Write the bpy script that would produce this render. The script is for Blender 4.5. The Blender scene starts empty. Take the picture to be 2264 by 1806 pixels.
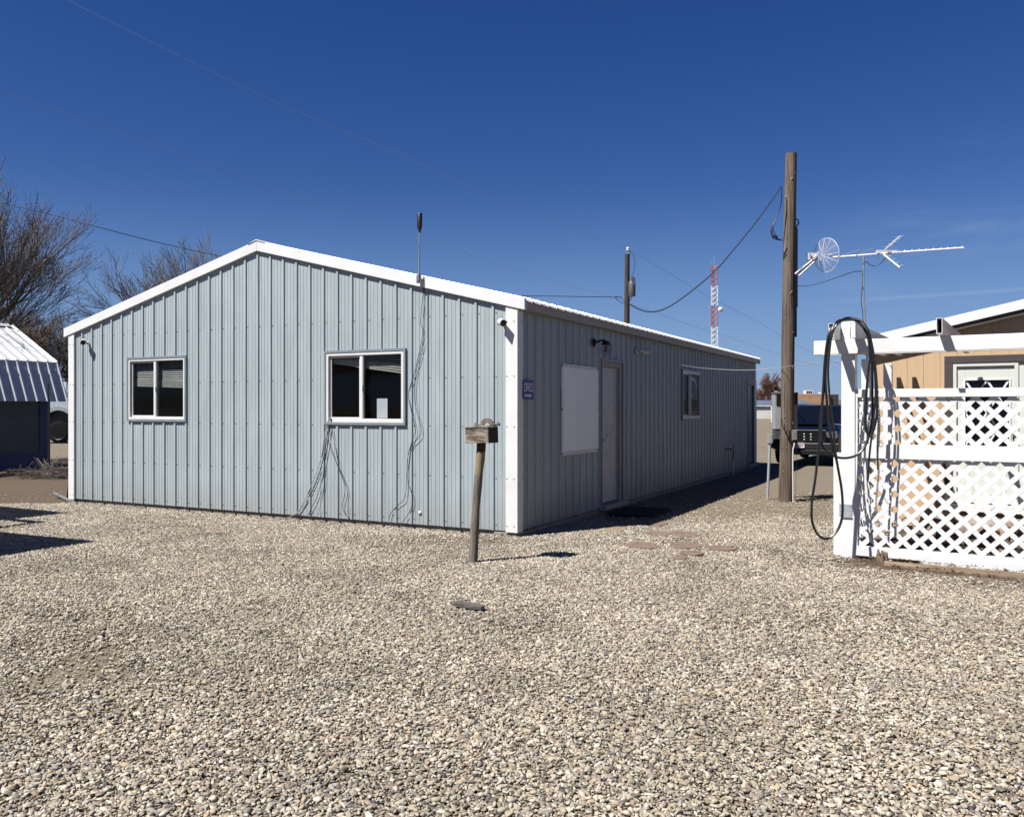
import bpy, math, random
from math import sin, cos, pi, radians, sqrt
from mathutils import Vector, Matrix, Quaternion, noise
random.seed(7)
SC = bpy.context.scene
COL = SC.collection
# ---------------------------------------------------------------- camera numbers (photograph: 2264 x 1806)
F, CX, CY, H = 1880.0, 1132.0, 903.0, 1.55
def P(px, py, d):                      # point seen at photo pixel at depth d
    return Vector(((px - CX) / F * d, d, H - (py - CY) / F * d))
def G(px, py, z=0.0):
    d = F * (H - z) / (py - CY)
    return Vector(((px - CX) / F * d, d, z))
class Frame:
    def __init__(s, o, ang):
        s.o = Vector((o[0], o[1], 0)); s.a = ang
        s.x = Vector((cos(ang), sin(ang), 0)); s.y = Vector((-sin(ang), cos(ang), 0))
        s.M = Matrix.Translation(s.o) @ Matrix.Rotation(ang, 4, 'Z')
        s.I = s.M.inverted()
    def w(s, x, y, z): return s.M @ Vector((x, y, z))
    def l(s, v): return s.I @ v
    def onY(s, px, py, off=0.0):       # local point of a pixel on plane y = off
        r = Vector(((px - CX) / F, 1, -(py - CY) / F)); c = Vector((0, 0, H))
        d = (off - (c - s.o).dot(s.y)) / r.dot(s.y)
        return s.l(c + r * d)
    def onX(s, px, py, off=0.0):
        r = Vector(((px - CX) / F, 1, -(py - CY) / F)); c = Vector((0, 0, H))
        d = (off - (c - s.o).dot(s.x)) / r.dot(s.x)
        return s.l(c + r * d)
B = Frame((0.05, 10.26), radians(-27.5))       # office building: origin at near corner, x along gable wall, y along side wall
FN = Frame((3.57, 8.85), radians(-32.0))       # white vinyl fence and the tan house behind it

# ---------------------------------------------------------------- mesh builder
class MB:
    def __init__(s): s.v = []; s.f = []; s.m = []
    def add(s, vs, fs, mi=0, M=None):
        b = len(s.v)
        s.v += [tuple(M @ Vector(q)) for q in vs] if M else [tuple(q) for q in vs]
        s.f += [tuple(b + i for i in f) for f in fs]; s.m += [mi] * len(fs); return s
    def box(s, a, b, mi=0, M=None):
        x0, y0, z0 = a; x1, y1, z1 = b
        if x0 > x1: x0, x1 = x1, x0
        if y0 > y1: y0, y1 = y1, y0
        if z0 > z1: z0, z1 = z1, z0
        vs = [(x0,y0,z0),(x1,y0,z0),(x1,y1,z0),(x0,y1,z0),(x0,y0,z1),(x1,y0,z1),(x1,y1,z1),(x0,y1,z1)]
        return s.add(vs, [(0,3,2,1),(4,5,6,7),(0,1,5,4),(1,2,6,5),(2,3,7,6),(3,0,4,7)], mi, M)
    def prism(s, pts, ax, a, b, mi=0, M=None):   # extrude polygon of 2d points along axis ax between a and b
        def p3(p, t):
            return {0: (t, p[0], p[1]), 1: (p[0], t, p[1]), 2: (p[0], p[1], t)}[ax]
        n = len(pts)
        vs = [p3(p, a) for p in pts] + [p3(p, b) for p in pts]
        fs = [tuple(range(n)), tuple(range(2*n-1, n-1, -1))] + [(i, i+n, (i+1) % n + n, (i+1) % n) for i in range(n)]
        return s.add(vs, fs, mi, M)
    def tube(s, pts, r, n=6, mi=0, cap=True):
        pts = [Vector(p) for p in pts]; k = len(pts)
        rs = r if isinstance(r, (list, tuple)) else [r] * k
        vs = []; up = None
        for i, p in enumerate(pts):
            t = (pts[min(i+1, k-1)] - pts[max(i-1, 0)])
            t = t.normalized() if t.length > 1e-9 else Vector((0,0,1))
            if up is None:
                a = Vector((0,0,1)) if abs(t.z) < .9 else Vector((1,0,0))
                up = t.cross(a).normalized()
            else:
                up = (up - t * up.dot(t))
                up = up.normalized() if up.length > 1e-6 else t.orthogonal().normalized()
            w = t.cross(up)
            for j in range(n):
                a = 2*pi*j/n
                vs.append(p + (up * cos(a) + w * sin(a)) * rs[i])
        fs = []
        for i in range(k-1):
            for j in range(n):
                fs.append((i*n+j, i*n+(j+1) % n, (i+1)*n+(j+1) % n, (i+1)*n+j))
        if cap: fs += [tuple(range(n-1, -1, -1)), tuple(range((k-1)*n, k*n))]
        return s.add(vs, fs, mi)
    def lathe(s, prof, n=16, mi=0, M=None):      # prof: (r, z)
        vs = []; k = len(prof)
        for r, z in prof:
            for j in range(n):
                a = 2*pi*j/n; vs.append((max(r, 1e-4)*cos(a), max(r, 1e-4)*sin(a), z))
        fs = [(i*n+j, i*n+(j+1) % n, (i+1)*n+(j+1) % n, (i+1)*n+j) for i in range(k-1) for j in range(n)]
        fs += [tuple(range(n-1, -1, -1)), tuple(range((k-1)*n, k*n))]
        return s.add(vs, fs, mi, M)
    def build(s, name, mats, parent=None, smooth=False, bevel=0, kind=None):
        me = bpy.data.meshes.new(name); me.from_pydata(s.v, [], s.f); me.update()
        mats = mats if isinstance(mats, (list, tuple)) else [mats]
        for m in mats: me.materials.append(m)
        for p, i in zip(me.polygons, s.m): p.material_index = i
        if smooth:
            me.shade_smooth()
            try: me.set_sharp_from_angle(angle=radians(40))
            except Exception: pass
        o = bpy.data.objects.new(name, me); COL.objects.link(o)
        if parent: o.parent = parent
        if bevel:
            m = o.modifiers.new('bevel', 'BEVEL'); m.width = bevel; m.segments = 2; m.limit_method = 'ANGLE'
        if kind: o['kind'] = kind
        return o
def tag(o, label, cat, group=None):
    o['label'] = label; o['category'] = cat
    if group: o['group'] = group
    return o
def thing(name, label, cat, loc=(0,0,0), rz=0, group=None):
    o = bpy.data.objects.new(name, None); COL.objects.link(o)
    o.empty_display_size = .1; o.location = loc; o.rotation_euler = (0, 0, rz)
    return tag(o, label, cat, group)
def catmull(pts, k=8):
    pts = [Vector(p) for p in pts]; out = []
    for i in range(len(pts)-1):
        p0 = pts[max(i-1,0)]; p1 = pts[i]; p2 = pts[i+1]; p3 = pts[min(i+2,len(pts)-1)]
        for j in range(k):
            t = j/k
            out.append(.5*((2*p1)+(p2-p0)*t+(2*p0-5*p1+4*p2-p3)*t*t+(3*p1-p0-3*p2+p3)*t**3))
    out.append(pts[-1]); return out
def text_mesh(txt, mat, parent, M, sx, sz, name='lettering', bold=.0):
    cu = bpy.data.curves.new(name, 'FONT'); cu.body = txt; cu.align_x = 'CENTER'; cu.align_y = 'CENTER'
    cu.size = 1; cu.offset = bold; cu.extrude = 0.004
    ob = bpy.data.objects.new('tmp', cu); COL.objects.link(ob)
    bpy.context.view_layer.update()
    me = bpy.data.meshes.new_from_object(ob.evaluated_get(bpy.context.evaluated_depsgraph_get()))
    bpy.data.objects.remove(ob)
    xs = [v.co.x for v in me.vertices]; ys = [v.co.y for v in me.vertices]
    me.transform(Matrix.Translation((-(min(xs)+max(xs))/2, -(min(ys)+max(ys))/2, 0)))
    me.transform(M @ Matrix.Diagonal((sx/(max(xs)-min(xs)), sz/(max(ys)-min(ys)), 1, 1)))
    me.materials.clear(); me.materials.append(mat)
    o = bpy.data.objects.new(name, me); COL.objects.link(o); o.parent = parent
    return o

# ---------------------------------------------------------------- materials
KA = .58      # the photograph is exposed for the shade: surfaces keep moderate base colours
def new_mat(name):
    m = bpy.data.materials.new(name); m.use_nodes = True
    nt = m.node_tree; b = nt.nodes['Principled BSDF']
    return m, nt, b
def mat(name, col, rough=.5, metal=0.0, var=.12, scale=6.0, bump=0.0, bscale=40.0, stretch=(1,1,1), col2=None, spec=None, detail=6):
    col = tuple(c*KA for c in col); col2 = tuple(c*KA for c in col2) if col2 else None
    m, nt, b = new_mat(name); N = nt.nodes; L = nt.links
    tc = N.new('ShaderNodeTexCoord'); mp = N.new('ShaderNodeMapping'); mp.inputs['Scale'].default_value = stretch
    L.new(tc.outputs['Object'], mp.inputs['Vector'])
    nz = N.new('ShaderNodeTexNoise'); nz.inputs['Scale'].default_value = scale; nz.inputs['Detail'].default_value = detail
    nz.inputs['Roughness'].default_value = .62
    L.new(mp.outputs[0], nz.inputs['Vector'])
    cr = N.new('ShaderNodeValToRGB')
    c2 = col2 or tuple(max(0, c*(1-2*var)) for c in col)
    c1 = col if col2 else tuple(min(1, c*(1+var)) for c in col)
    cr.color_ramp.elements[0].color = (*c2, 1); cr.color_ramp.elements[1].color = (*c1, 1)
    cr.color_ramp.elements[0].position = .3; cr.color_ramp.elements[1].position = .7
    L.new(nz.outputs['Fac'], cr.inputs[0]); L.new(cr.outputs[0], b.inputs['Base Color'])
    b.inputs['Roughness'].default_value = rough; b.inputs['Metallic'].default_value = metal
    if spec is not None: b.inputs['Specular IOR Level'].default_value = spec
    if bump:
        n2 = N.new('ShaderNodeTexNoise'); n2.inputs['Scale'].default_value = bscale; n2.inputs['Detail'].default_value = 5
        L.new(mp.outputs[0], n2.inputs['Vector'])
        bp = N.new('ShaderNodeBump'); bp.inputs['Strength'].default_value = bump; bp.inputs['Distance'].default_value = .02
        L.new(n2.outputs['Fac'], bp.inputs['Height']); L.new(bp.outputs[0], b.inputs['Normal'])
    return m
def steel_panel():
    m, nt, b = new_mat('painted_steel_siding'); N = nt.nodes; L = nt.links
    tc = N.new('ShaderNodeTexCoord')
    mp = N.new('ShaderNodeMapping'); mp.inputs['Scale'].default_value = (5, 5, .5); L.new(tc.outputs['Object'], mp.inputs[0])
    n1 = N.new('ShaderNodeTexNoise'); n1.inputs['Scale'].default_value = 2.2; n1.inputs['Detail'].default_value = 8; L.new(mp.outputs[0], n1.inputs[0])
    n2 = N.new('ShaderNodeTexNoise'); n2.inputs['Scale'].default_value = 1.1; n2.inputs['Detail'].default_value = 10; n2.inputs['Roughness'].default_value = .7; L.new(tc.outputs['Object'], n2.inputs[0])
    c1 = N.new('ShaderNodeValToRGB'); c1.color_ramp.elements[0].color = (.215, .254, .268, 1); c1.color_ramp.elements[1].color = (.262, .300, .313, 1)
    c1.color_ramp.elements[0].position = .3; c1.color_ramp.elements[1].position = .72; L.new(n1.outputs['Fac'], c1.inputs[0])
    # dirt splashed near the ground
    sp = N.new('ShaderNodeSeparateXYZ'); L.new(tc.outputs['Object'], sp.inputs[0])
    mr = N.new('ShaderNodeMapRange'); mr.inputs['From Min'].default_value = .04; mr.inputs['From Max'].default_value = .55
    mr.inputs['To Min'].default_value = .75; mr.inputs['To Max'].default_value = 0; L.new(sp.outputs['Z'], mr.inputs['Value'])
    mu = N.new('ShaderNodeMath'); mu.operation = 'MULTIPLY'; L.new(mr.outputs[0], mu.inputs[0]); L.new(n2.outputs['Fac'], mu.inputs[1])
    mx = N.new('ShaderNodeMix'); mx.data_type = 'RGBA'; L.new(mu.outputs[0], mx.inputs['Factor'])
    L.new(c1.outputs[0], mx.inputs[6]); mx.inputs[7].default_value = (.17, .16, .135, 1)
    fl = N.new('ShaderNodeMath'); fl.operation = 'ADD'; L.new(sp.outputs['X'], fl.inputs[0]); L.new(sp.outputs['Y'], fl.inputs[1])
    f2 = N.new('ShaderNodeMath'); f2.operation = 'DIVIDE'; L.new(fl.outputs[0], f2.inputs[0]); f2.inputs[1].default_value = .96
    f3 = N.new('ShaderNodeMath'); f3.operation = 'FLOOR'; L.new(f2.outputs[0], f3.inputs[0])
    wn = N.new('ShaderNodeTexWhiteNoise'); wn.noise_dimensions = '1D'; L.new(f3.outputs[0], wn.inputs['W'])
    # pale chalky runs and scuffs
    n5 = N.new('ShaderNodeTexNoise'); n5.inputs['Scale'].default_value = .8; n5.inputs['Detail'].default_value = 9; n5.inputs['Roughness'].default_value = .75; L.new(tc.outputs['Object'], n5.inputs[0])
    mv = N.new('ShaderNodeMapRange'); mv.inputs['To Min'].default_value = .95; mv.inputs['To Max'].default_value = 1.05; L.new(wn.outputs['Value'], mv.inputs['Value'])
    mv2 = N.new('ShaderNodeMapRange'); mv2.inputs['From Min'].default_value = .3; mv2.inputs['From Max'].default_value = .7; mv2.inputs['To Min'].default_value = .93; mv2.inputs['To Max'].default_value = 1.05; L.new(n5.outputs['Fac'], mv2.inputs['Value'])
    mm = N.new('ShaderNodeMath'); mm.operation = 'MULTIPLY'; L.new(mv.outputs[0], mm.inputs[0]); L.new(mv2.outputs[0], mm.inputs[1])
    hv = N.new('ShaderNodeHueSaturation'); L.new(mx.outputs[2], hv.inputs['Color']); L.new(mm.outputs[0], hv.inputs['Value']); L.new(hv.outputs[0], b.inputs['Base Color'])
    rr = N.new('ShaderNodeMapRange'); rr.inputs['To Min'].default_value = .32; rr.inputs['To Max'].default_value = .6; L.new(n2.outputs['Fac'], rr.inputs['Value']); L.new(rr.outputs[0], b.inputs['Roughness'])
    b.inputs['Metallic'].default_value = .0
    bp = N.new('ShaderNodeBump'); bp.inputs['Strength'].default_value = .4; bp.inputs['Distance'].default_value = .04
    n3 = N.new('ShaderNodeTexNoise'); n3.inputs['Scale'].default_value = 1.5; L.new(mp.outputs[0], n3.inputs[0])
    L.new(n3.outputs['Fac'], bp.inputs['Height']); L.new(bp.outputs[0], b.inputs['Normal'])
    return m
def glass_mat(name, tint=(.78,.8,.8), refl=.28):
    m = bpy.data.materials.new(name); m.use_nodes = True; nt = m.node_tree; N = nt.nodes; L = nt.links
    N.clear(); out = N.new('ShaderNodeOutputMaterial'); tr = N.new('ShaderNodeBsdfTransparent'); gl = N.new('ShaderNodeBsdfGlossy')
    tr.inputs[0].default_value = (*tint, 1); gl.inputs['Roughness'].default_value = .02; gl.inputs[0].default_value = (refl,refl,refl,1)
    ge = N.new('ShaderNodeNewGeometry'); dt = N.new('ShaderNodeVectorMath'); dt.operation = 'DOT_PRODUCT'; L.new(ge.outputs['Normal'], dt.inputs[0]); L.new(ge.outputs['Incoming'], dt.inputs[1])
    def m_(op, a, b=None):
        n = N.new('ShaderNodeMath'); n.operation = op
        for k, q in ((0, a), (1, b)):
            if isinstance(q, (int, float)): n.inputs[k].default_value = q
            elif q is not None: L.new(q, n.inputs[k])
        return n
    fr = m_('MULTIPLY_ADD', m_('POWER', m_('SUBTRACT', 1.0, m_('ABSOLUTE', dt.outputs['Value']).outputs[0]).outputs[0], 5.0).outputs[0], .9); fr.inputs[2].default_value = .06
    tc = N.new('ShaderNodeTexCoord'); nz = N.new('ShaderNodeTexNoise'); nz.inputs['Scale'].default_value = 2.5; L.new(tc.outputs['Object'], nz.inputs[0])
    bp = N.new('ShaderNodeBump'); bp.inputs['Strength'].default_value = .03; bp.inputs['Distance'].default_value = .05; L.new(nz.outputs['Fac'], bp.inputs['Height'])
    L.new(bp.outputs[0], gl.inputs['Normal'])
    ms = N.new('ShaderNodeMixShader'); L.new(fr.outputs[0], ms.inputs[0]); L.new(tr.outputs[0], ms.inputs[1]); L.new(gl.outputs[0], ms.inputs[2])
    L.new(ms.outputs[0], out.inputs[0]); return m
M_SIDING = steel_panel()
M_TRIM = mat('white_steel_trim', (.84,.84,.83), .38, 0, .05, 2.2, .12, 5)
M_ROOF = mat('white_steel_roof', (.78,.79,.80), .35, .1, .04, 3, .05, 6)
M_FASCIA = mat('shade_tan_eave_trim', (.40,.36,.31), .5, 0, .08, 4)  # tan stands in for shade and ground bounce on white trim
M_JTRIM = mat('grey_window_trim', (.25,.29,.32), .45, .1, .08, 6)
M_VINYL = mat('white_vinyl', (.80,.80,.78), .38, 0, .05, 3, .06, 30)
M_FENCEV = mat('white_vinyl_fence', (.86,.86,.85), .33, 0, .05, 3.5, .08, 10)
M_GLASS = glass_mat('window_glass')
M_DARKROOM = mat('dark_interior', (.012,.012,.014), .9)
M_BLIND = mat('blind_slats', (.50,.50,.47), .6)
M_PAPER = mat('white_paper', (.75,.80,.85), .8, 0, .05)
M_CONC = mat('weathered_concrete', (.34,.30,.25), .9, 0, .2, 8, .4, 30)
M_BLACK = mat('black_plastic', (.012,.012,.013), .45, 0, .1)
M_RUBBER = mat('black_rubber_hose', (.011,.011,.012), .38, 0, .15, 20)
M_BRONZE = mat('oil_rubbed_bronze', (.02,.014,.01), .45, .5, .2)
M_SCREW = mat('screw_heads', (.12,.13,.14), .4, .6, .1)
M_GALV = mat('galvanised_steel', (.46,.47,.48), .42, .6, .15, 12, .1, 30)
M_GALVD = mat('dull_zinc', (.20,.20,.19), .7, .2, .3, 15)
M_PVC = mat('white_pvc', (.72,.72,.70), .45, 0, .06)
M_GREYBOX = mat('grey_painted_steel', (.42,.45,.47), .45, .1, .08, 5)
M_DARKBOX = mat('dark_grey_steel', (.10,.105,.11), .5, .2, .1)
M_DOOR = mat('weathered_white_door', (.62,.63,.64), .5, 0, .08, 5, .05, 20)
M_JAMB = mat('bare_wood_jamb', (.46,.44,.42), .75, 0, .15, 3, .2, 12, (6,6,.6))
M_SMUDGE = mat('adhesive_residue', (.47,.47,.49), .8, 0, .2, 30)
M_BANNER = mat('grey_banner', (1.12,1.18,1.20), .8, 0, .012, 2)
M_BANNERM = mat('banner_margin', (.85,.86,.92), .6, 0, .05, 9, .2, 6)
M_BLUE = mat('blue_sign_paint', (.015,.03,.34), .4, 0, .1)
M_WHITE = mat('white_sign_paint', (.78,.78,.82), .5, 0, .03)
M_WIRE = mat('black_cable', (.012,.012,.014), .5, 0, .1)
M_WIREW = mat('pale_cable', (.42,.45,.38), .55, 0, .1)
M_WIREG = mat('grey_cable', (.50,.50,.50), .5, 0, .1)
M_ALUW = mat('overhead_conductor', (.28,.35,.48), .6, .3, .05)
M_BARK = mat('grey_bark', (.17,.14,.115), .9, 0, .3, 8, .5, 20, (3,3,.6))
M_TWIG = mat('twig_bark', (.20,.155,.12), .9, 0, .25, 2)
M_TWIGG = mat('grey_bark_twigs', (.19,.175,.16), .9, 0, .25, 2)
M_TWIGD = mat('dark_twigs', (.115,.09,.075), .9, 0, .25, 2)
M_TWIG2 = mat('far_twigs', (.17,.12,.085), .9, 0, .25, 1)
M_BUD = mat('red_green_buds', (.16,.13,.06), .8, 0, .3, 2, col2=(.13,.05,.045))
M_TAN = mat('tan_painted_siding', (.60,.415,.245), .65, 0, .04, 3, .12, 60, (8,8,1))
M_TANSH = mat('tan_soffit', (.35,.25,.16), .75, 0, .08, 3)
M_BROWN = mat('dark_brown_trim', (.055,.04,.036), .7, 0, .12, 3, .1, 20)
M_HDOOR = mat('white_house_door', (.70,.72,.66), .45, 0, .03, 2)
M_RED = mat('tower_red', (.42,.12,.12), .5, 0, .05)
M_TWHITE = mat('tower_white', (.80,.82,.84), .5, 0, .05)
M_NAVY = mat('navy_truck_paint', (.004,.009,.026), .16, .2, .1)
M_CHROME = mat('chrome', (.6,.6,.62), .12, 1, .05)
M_TYRE = mat('tyre_rubber', (.012,.012,.012), .95, 0, .2, 30, .3, 60, spec=.1)
M_RIM = mat('steel_rim', (.13,.13,.13), .45, .6, .1)
M_LENS = mat('headlight_lens', (.16,.17,.18), .1, .3, .05)
M_TGLASS = mat('dark_car_glass', (.004,.006,.012), .12, 0, .05, spec=.25)
M_TRUCKW = mat('pale_blue_truck_paint', (.52,.60,.68), .25, .1, .05)
M_MAT = mat('black_rubber_mat', (.012,.012,.014), .9, 0, .2, 30, .4, 60)
M_FLAG = mat('reddish_sandstone', (.21,.145,.108), .85, 0, .14, 7, .3, 25)
M_FLAGT = mat('tan_sandstone', (.25,.20,.14), .85, 0, .16, 7, .3, 25)
M_ROCK = mat('pale_landscape_rock', (.42,.31,.22), .85, 0, .3, 5, .5, 12, col2=(.17,.11,.09))
M_BRICK = mat('tan_brick', (.50,.29,.16), .85, 0, .15, 1, .0)
M_BLOCK = mat('white_block', (.80,.78,.75), .8, 0, .07, .6)
M_BLUEROOF = mat('grey_blue_roof', (.10,.13,.19), .7, 0, .08, 1)
M_SHEDW = mat('slate_shed_wall', (.10,.12,.14), .7, 0, .1, 4, .2, 20, (1,1,6))
M_SHEDB = mat('blue_shed_paint', (.015,.045,.19), .6, 0, .15, 4)
M_SHEDR = mat('shed_metal_roof', (.64,.66,.69), .42, .0, .04, 3)
M_PORC = mat('porcelain', (.7,.7,.68), .2)

def wood_mat(name, c_lo, c_hi, grain=(14,14,.7), rough=.85, cracks=.6):
    c_lo = tuple(c*KA for c in c_lo); c_hi = tuple(c*KA for c in c_hi)
    m, nt, b = new_mat(name); N = nt.nodes; L = nt.links
    tc = N.new('ShaderNodeTexCoord'); mp = N.new('ShaderNodeMapping'); mp.inputs['Scale'].default_value = grain; L.new(tc.outputs['Object'], mp.inputs[0])
    n1 = N.new('ShaderNodeTexNoise'); n1.inputs['Scale'].default_value = 2.5; n1.inputs['Detail'].default_value = 10; n1.inputs['Roughness'].default_value = .72; L.new(mp.outputs[0], n1.inputs[0])
    n2 = N.new('ShaderNodeTexNoise'); n2.inputs['Scale'].default_value = 1.6; n2.inputs['Detail'].default_value = 4; L.new(tc.outputs['Object'], n2.inputs[0])
    cr = N.new('ShaderNodeValToRGB'); e = cr.color_ramp.elements
    e[0].position = .34; e[0].color = (*[c*.25 for c in c_lo], 1); e[1].position = .68; e[1].color = (*c_hi, 1)
    k = e.new(.43); k.color = (*c_lo, 1); L.new(n1.outputs['Fac'], cr.inputs[0])
    hs = N.new('ShaderNodeHueSaturation'); mr = N.new('ShaderNodeMapRange'); mr.inputs['To Min'].default_value = .7; mr.inputs['To Max'].default_value = 1.3
    L.new(n2.outputs['Fac'], mr.inputs['Value']); L.new(mr.outputs[0], hs.inputs['Value']); L.new(cr.outputs[0], hs.inputs['Color']); L.new(hs.outputs[0], b.inputs['Base Color'])
    b.inputs['Roughness'].default_value = rough; b.inputs['Specular IOR Level'].default_value = .2
    bp = N.new('ShaderNodeBump'); bp.inputs['Strength'].default_value = cracks; bp.inputs['Distance'].default_value = .012; L.new(n1.outputs['Fac'], bp.inputs['Height']); L.new(bp.outputs[0], b.inputs['Normal'])
    return m
M_POLE = wood_mat('weathered_pole_wood', (.10,.074,.055), (.29,.235,.18), (20,20,.35), .85, 1.0)
M_POLED = wood_mat('dark_pole_wood', (.055,.04,.032), (.12,.09,.07))
M_POST = wood_mat('grey_post_wood', (.15,.125,.10), (.31,.27,.22), (30,30,1.5))
M_BOXW = wood_mat('peeling_plank_wood', (.15,.115,.085), (.52,.46,.37), (3,9,22))
M_LOG = wood_mat('landscape_timber', (.15,.105,.07), (.33,.25,.17), (1.2,14,14))
M_BARE = wood_mat('bare_pole_wood', (.26,.19,.11), (.42,.33,.20), (30,30,1.5))

# ---------------------------------------------------------------- ground
def hgt(x, y):
    k = 1.0 if y < 25 else max(0, 1 - (y-25)/20)
    return k * (.012 * noise.noise(Vector((x*.7, y*.7, 0))) + .018 * noise.noise(Vector((x*.23, y*.23, 4)))) - .012
def gravel_density(x, y):
    l = B.l(Vector((x, y, 0)))
    n = noise.noise(Vector((x*.8, y*.8, 9))) + .5*noise.noise(Vector((x*2.3, y*2.3, 2)))
    if -8.3 < l.x < -.02 and l.y > .0: return 0.0          # under the building
    f = FN.l(Vector((x, y, 0)))
    if f.x > -.15 and f.y > -.12: return 0.02 if f.x > 0 else .2
    d = 1.0 - .75*max(0, min(1, (noise.noise(Vector((x*.55, y*.55, 31))) + .45*noise.noise(Vector((x*2.9, y*2.9, 7))) - .22)*2.2))
    if f.x > -.05 and f.y > -.60-.1*n: d = min(d, .05 + .08*n)
    if f.x > -.6 and f.y > -.95: d = min(d, .55 + .5*n)
    if l.x < -1 and l.y > -.06: d = min(d, max(0.08, 1 - (y - 13.85 - .1*n + .0*(x+7)) * 3.0))
    if y > 13.9 + .25*n and x < -6.5: d = min(d, .08)
    if l.x > 0:
        q = (y - 10.7) / 1.5               # thins towards the pole
        d = min(d, max(.17, 1.05 - max(0, q)*.85 + .5*n)) if x > 1.2 else d
        if l.x < 1.3 and l.y > 3.6: d = min(d, .16 + .15*n)
    d = max(0.0, min(1.0, d)); d = d if d > .5 else d*d/.5
    return d * max(0.0, min(1.0, (16.8-y)/3.0))
def ground():
    def axis(lo, hi, step, far):
        a = []; v = lo
        while v < hi + 1e-6: a.append(v); v += step
        s = step; v = hi
        while v < far: s *= 1.35; v += s; a.append(min(v, far))
        s = step; v = lo; pre = []
        while v > -far: s *= 1.35; v -= s; pre.append(max(v, -far))
        return pre[::-1] + a
    xs = axis(-12, 12, .2, 1500); ys = axis(-2, 20, .2, 1500)
    vs = [(x, y, hgt(x, y)) for y in ys for x in xs]; nx = len(xs)
    fs = [(j*nx+i, j*nx+i+1, (j+1)*nx+i+1, (j+1)*nx+i) for j in range(len(ys)-1) for i in range(nx-1)]
    me = bpy.data.meshes.new('ground'); me.from_pydata(vs, [], fs); me.update(); me.shade_smooth()
    at = me.attributes.new('gravelly', 'FLOAT', 'POINT'); ad = me.attributes.new('soil', 'FLOAT', 'POINT')
    for i, v in enumerate(vs):
        at.data[i].value = gravel_density(v[0], v[1]) if v[1] < 14 else ((.5 if v[1] < 17 else .75) if v[0] > -6 else .15 if v[1] < 24 else .4)
        f = FN.l(Vector((v[0], v[1], 0)))
        so = 1.0 if (f.x > -.1 and -.3 < f.y < 5) else 0.0
        if f.x > 0 and -.75 < f.y <= -.3: so = .55
        lq = B.l(Vector((v[0], v[1], 0)))
        if lq.x < -5 and 13.6 < v[1] < 22.5: so = .8
        ad.data[i].value = so
    m, nt, b = new_mat('gravelly_dirt'); N = nt.nodes; L = nt.links
    ge = N.new('ShaderNodeNewGeometry')
    def nz(s, d=6, r=.6):
        n = N.new('ShaderNodeTexNoise'); n.inputs['Scale'].default_value = s; n.inputs['Detail'].default_value = d; n.inputs['Roughness'].default_value = r
        L.new(ge.outputs['Position'], n.inputs[0]); return n
    def mix(f, a, c, bl='MIX'):
        x = N.new('ShaderNodeMix'); x.data_type = 'RGBA'; x.blend_type = bl
        for s, q in ((0, f), (6, a), (7, c)):
            if isinstance(q, (int, float)): x.inputs[s].default_value = q
            elif isinstance(q, tuple): x.inputs[s].default_value = (*q, 1)
            else: L.new(q, x.inputs[s])
        return x.outputs[2]
    vo = N.new('ShaderNodeTexVoronoi'); vo.inputs['Scale'].default_value = 38; L.new(ge.outputs['Position'], vo.inputs[0])
    sx = N.new('ShaderNodeSeparateColor'); L.new(vo.outputs['Color'], sx.inputs[0])
    cr = N.new('ShaderNodeValToRGB'); e = cr.color_ramp.elements
    e[0].color = (0.069,0.055,0.040,1); e[1].color = (0.228,0.200,0.155,1); e.new(.35).color = (0.126,0.106,0.080,1); e.new(.75).color = (0.183,0.157,0.117,1)
    L.new(sx.outputs[0], cr.inputs[0])
    mr = N.new('ShaderNodeMapRange'); mr.inputs['From Min'].default_value = 0; mr.inputs['From Max'].default_value = .55; mr.inputs['To Min'].default_value = 1.0; mr.inputs['To Max'].default_value = .35
    L.new(vo.outputs['Distance'], mr.inputs['Value'])
    peb = mix(1.0, cr.outputs[0], mr.outputs[0], 'MULTIPLY')
    n1 = nz(1.3, 8); dr = N.new('ShaderNodeValToRGB'); dr.color_ramp.elements[0].position = .3; dr.color_ramp.elements[1].position = .7
    dr.color_ramp.elements[0].color = (0.069,0.053,0.035,1); dr.color_ramp.elements[1].color = (0.108,0.086,0.060,1); L.new(n1.outputs['Fac'], dr.inputs[0])
    a1 = N.new('ShaderNodeAttribute'); a1.attribute_name = 'gravelly'; a2 = N.new('ShaderNodeAttribute'); a2.attribute_name = 'soil'
    n2 = nz(3.5, 6, .7); ad1 = N.new('ShaderNodeMath'); ad1.operation = 'MULTIPLY_ADD'; L.new(n2.outputs['Fac'], ad1.inputs[0]); ad1.inputs[1].default_value = 1.6; ad1.inputs[2].default_value = -.8
    ad2 = N.new('ShaderNodeMath'); ad2.use_clamp = True; L.new(ad1.outputs[0], ad2.inputs[0]); L.new(a1.outputs['Fac'], ad2.inputs[1])
    base = mix(ad2.outputs[0], dr.outputs[0], peb)
    # broad paler wheel tracks and darker patches of the far lot
    n3 = nz(.12, 4); base = mix(.5, base, mix(n3.outputs['Fac'], (0.126,0.102,0.074), (0.240,0.206,0.155)))
    base = mix(a2.outputs['Fac'], base, mix(n2.outputs['Fac'], (0.029,0.020,0.014), (0.092,0.069,0.049)))
    L.new(base, b.inputs['Base Color']); b.inputs['Roughness'].default_value = .95; b.inputs['Specular IOR Level'].default_value = .15
    n4 = nz(60, 6); hm = N.new('ShaderNodeMath'); hm.operation = 'MULTIPLY_ADD'; L.new(vo.outputs['Distance'], hm.inputs[0]); hm.inputs[1].default_value = -.9; L.new(n4.outputs['Fac'], hm.inputs[2])
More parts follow.
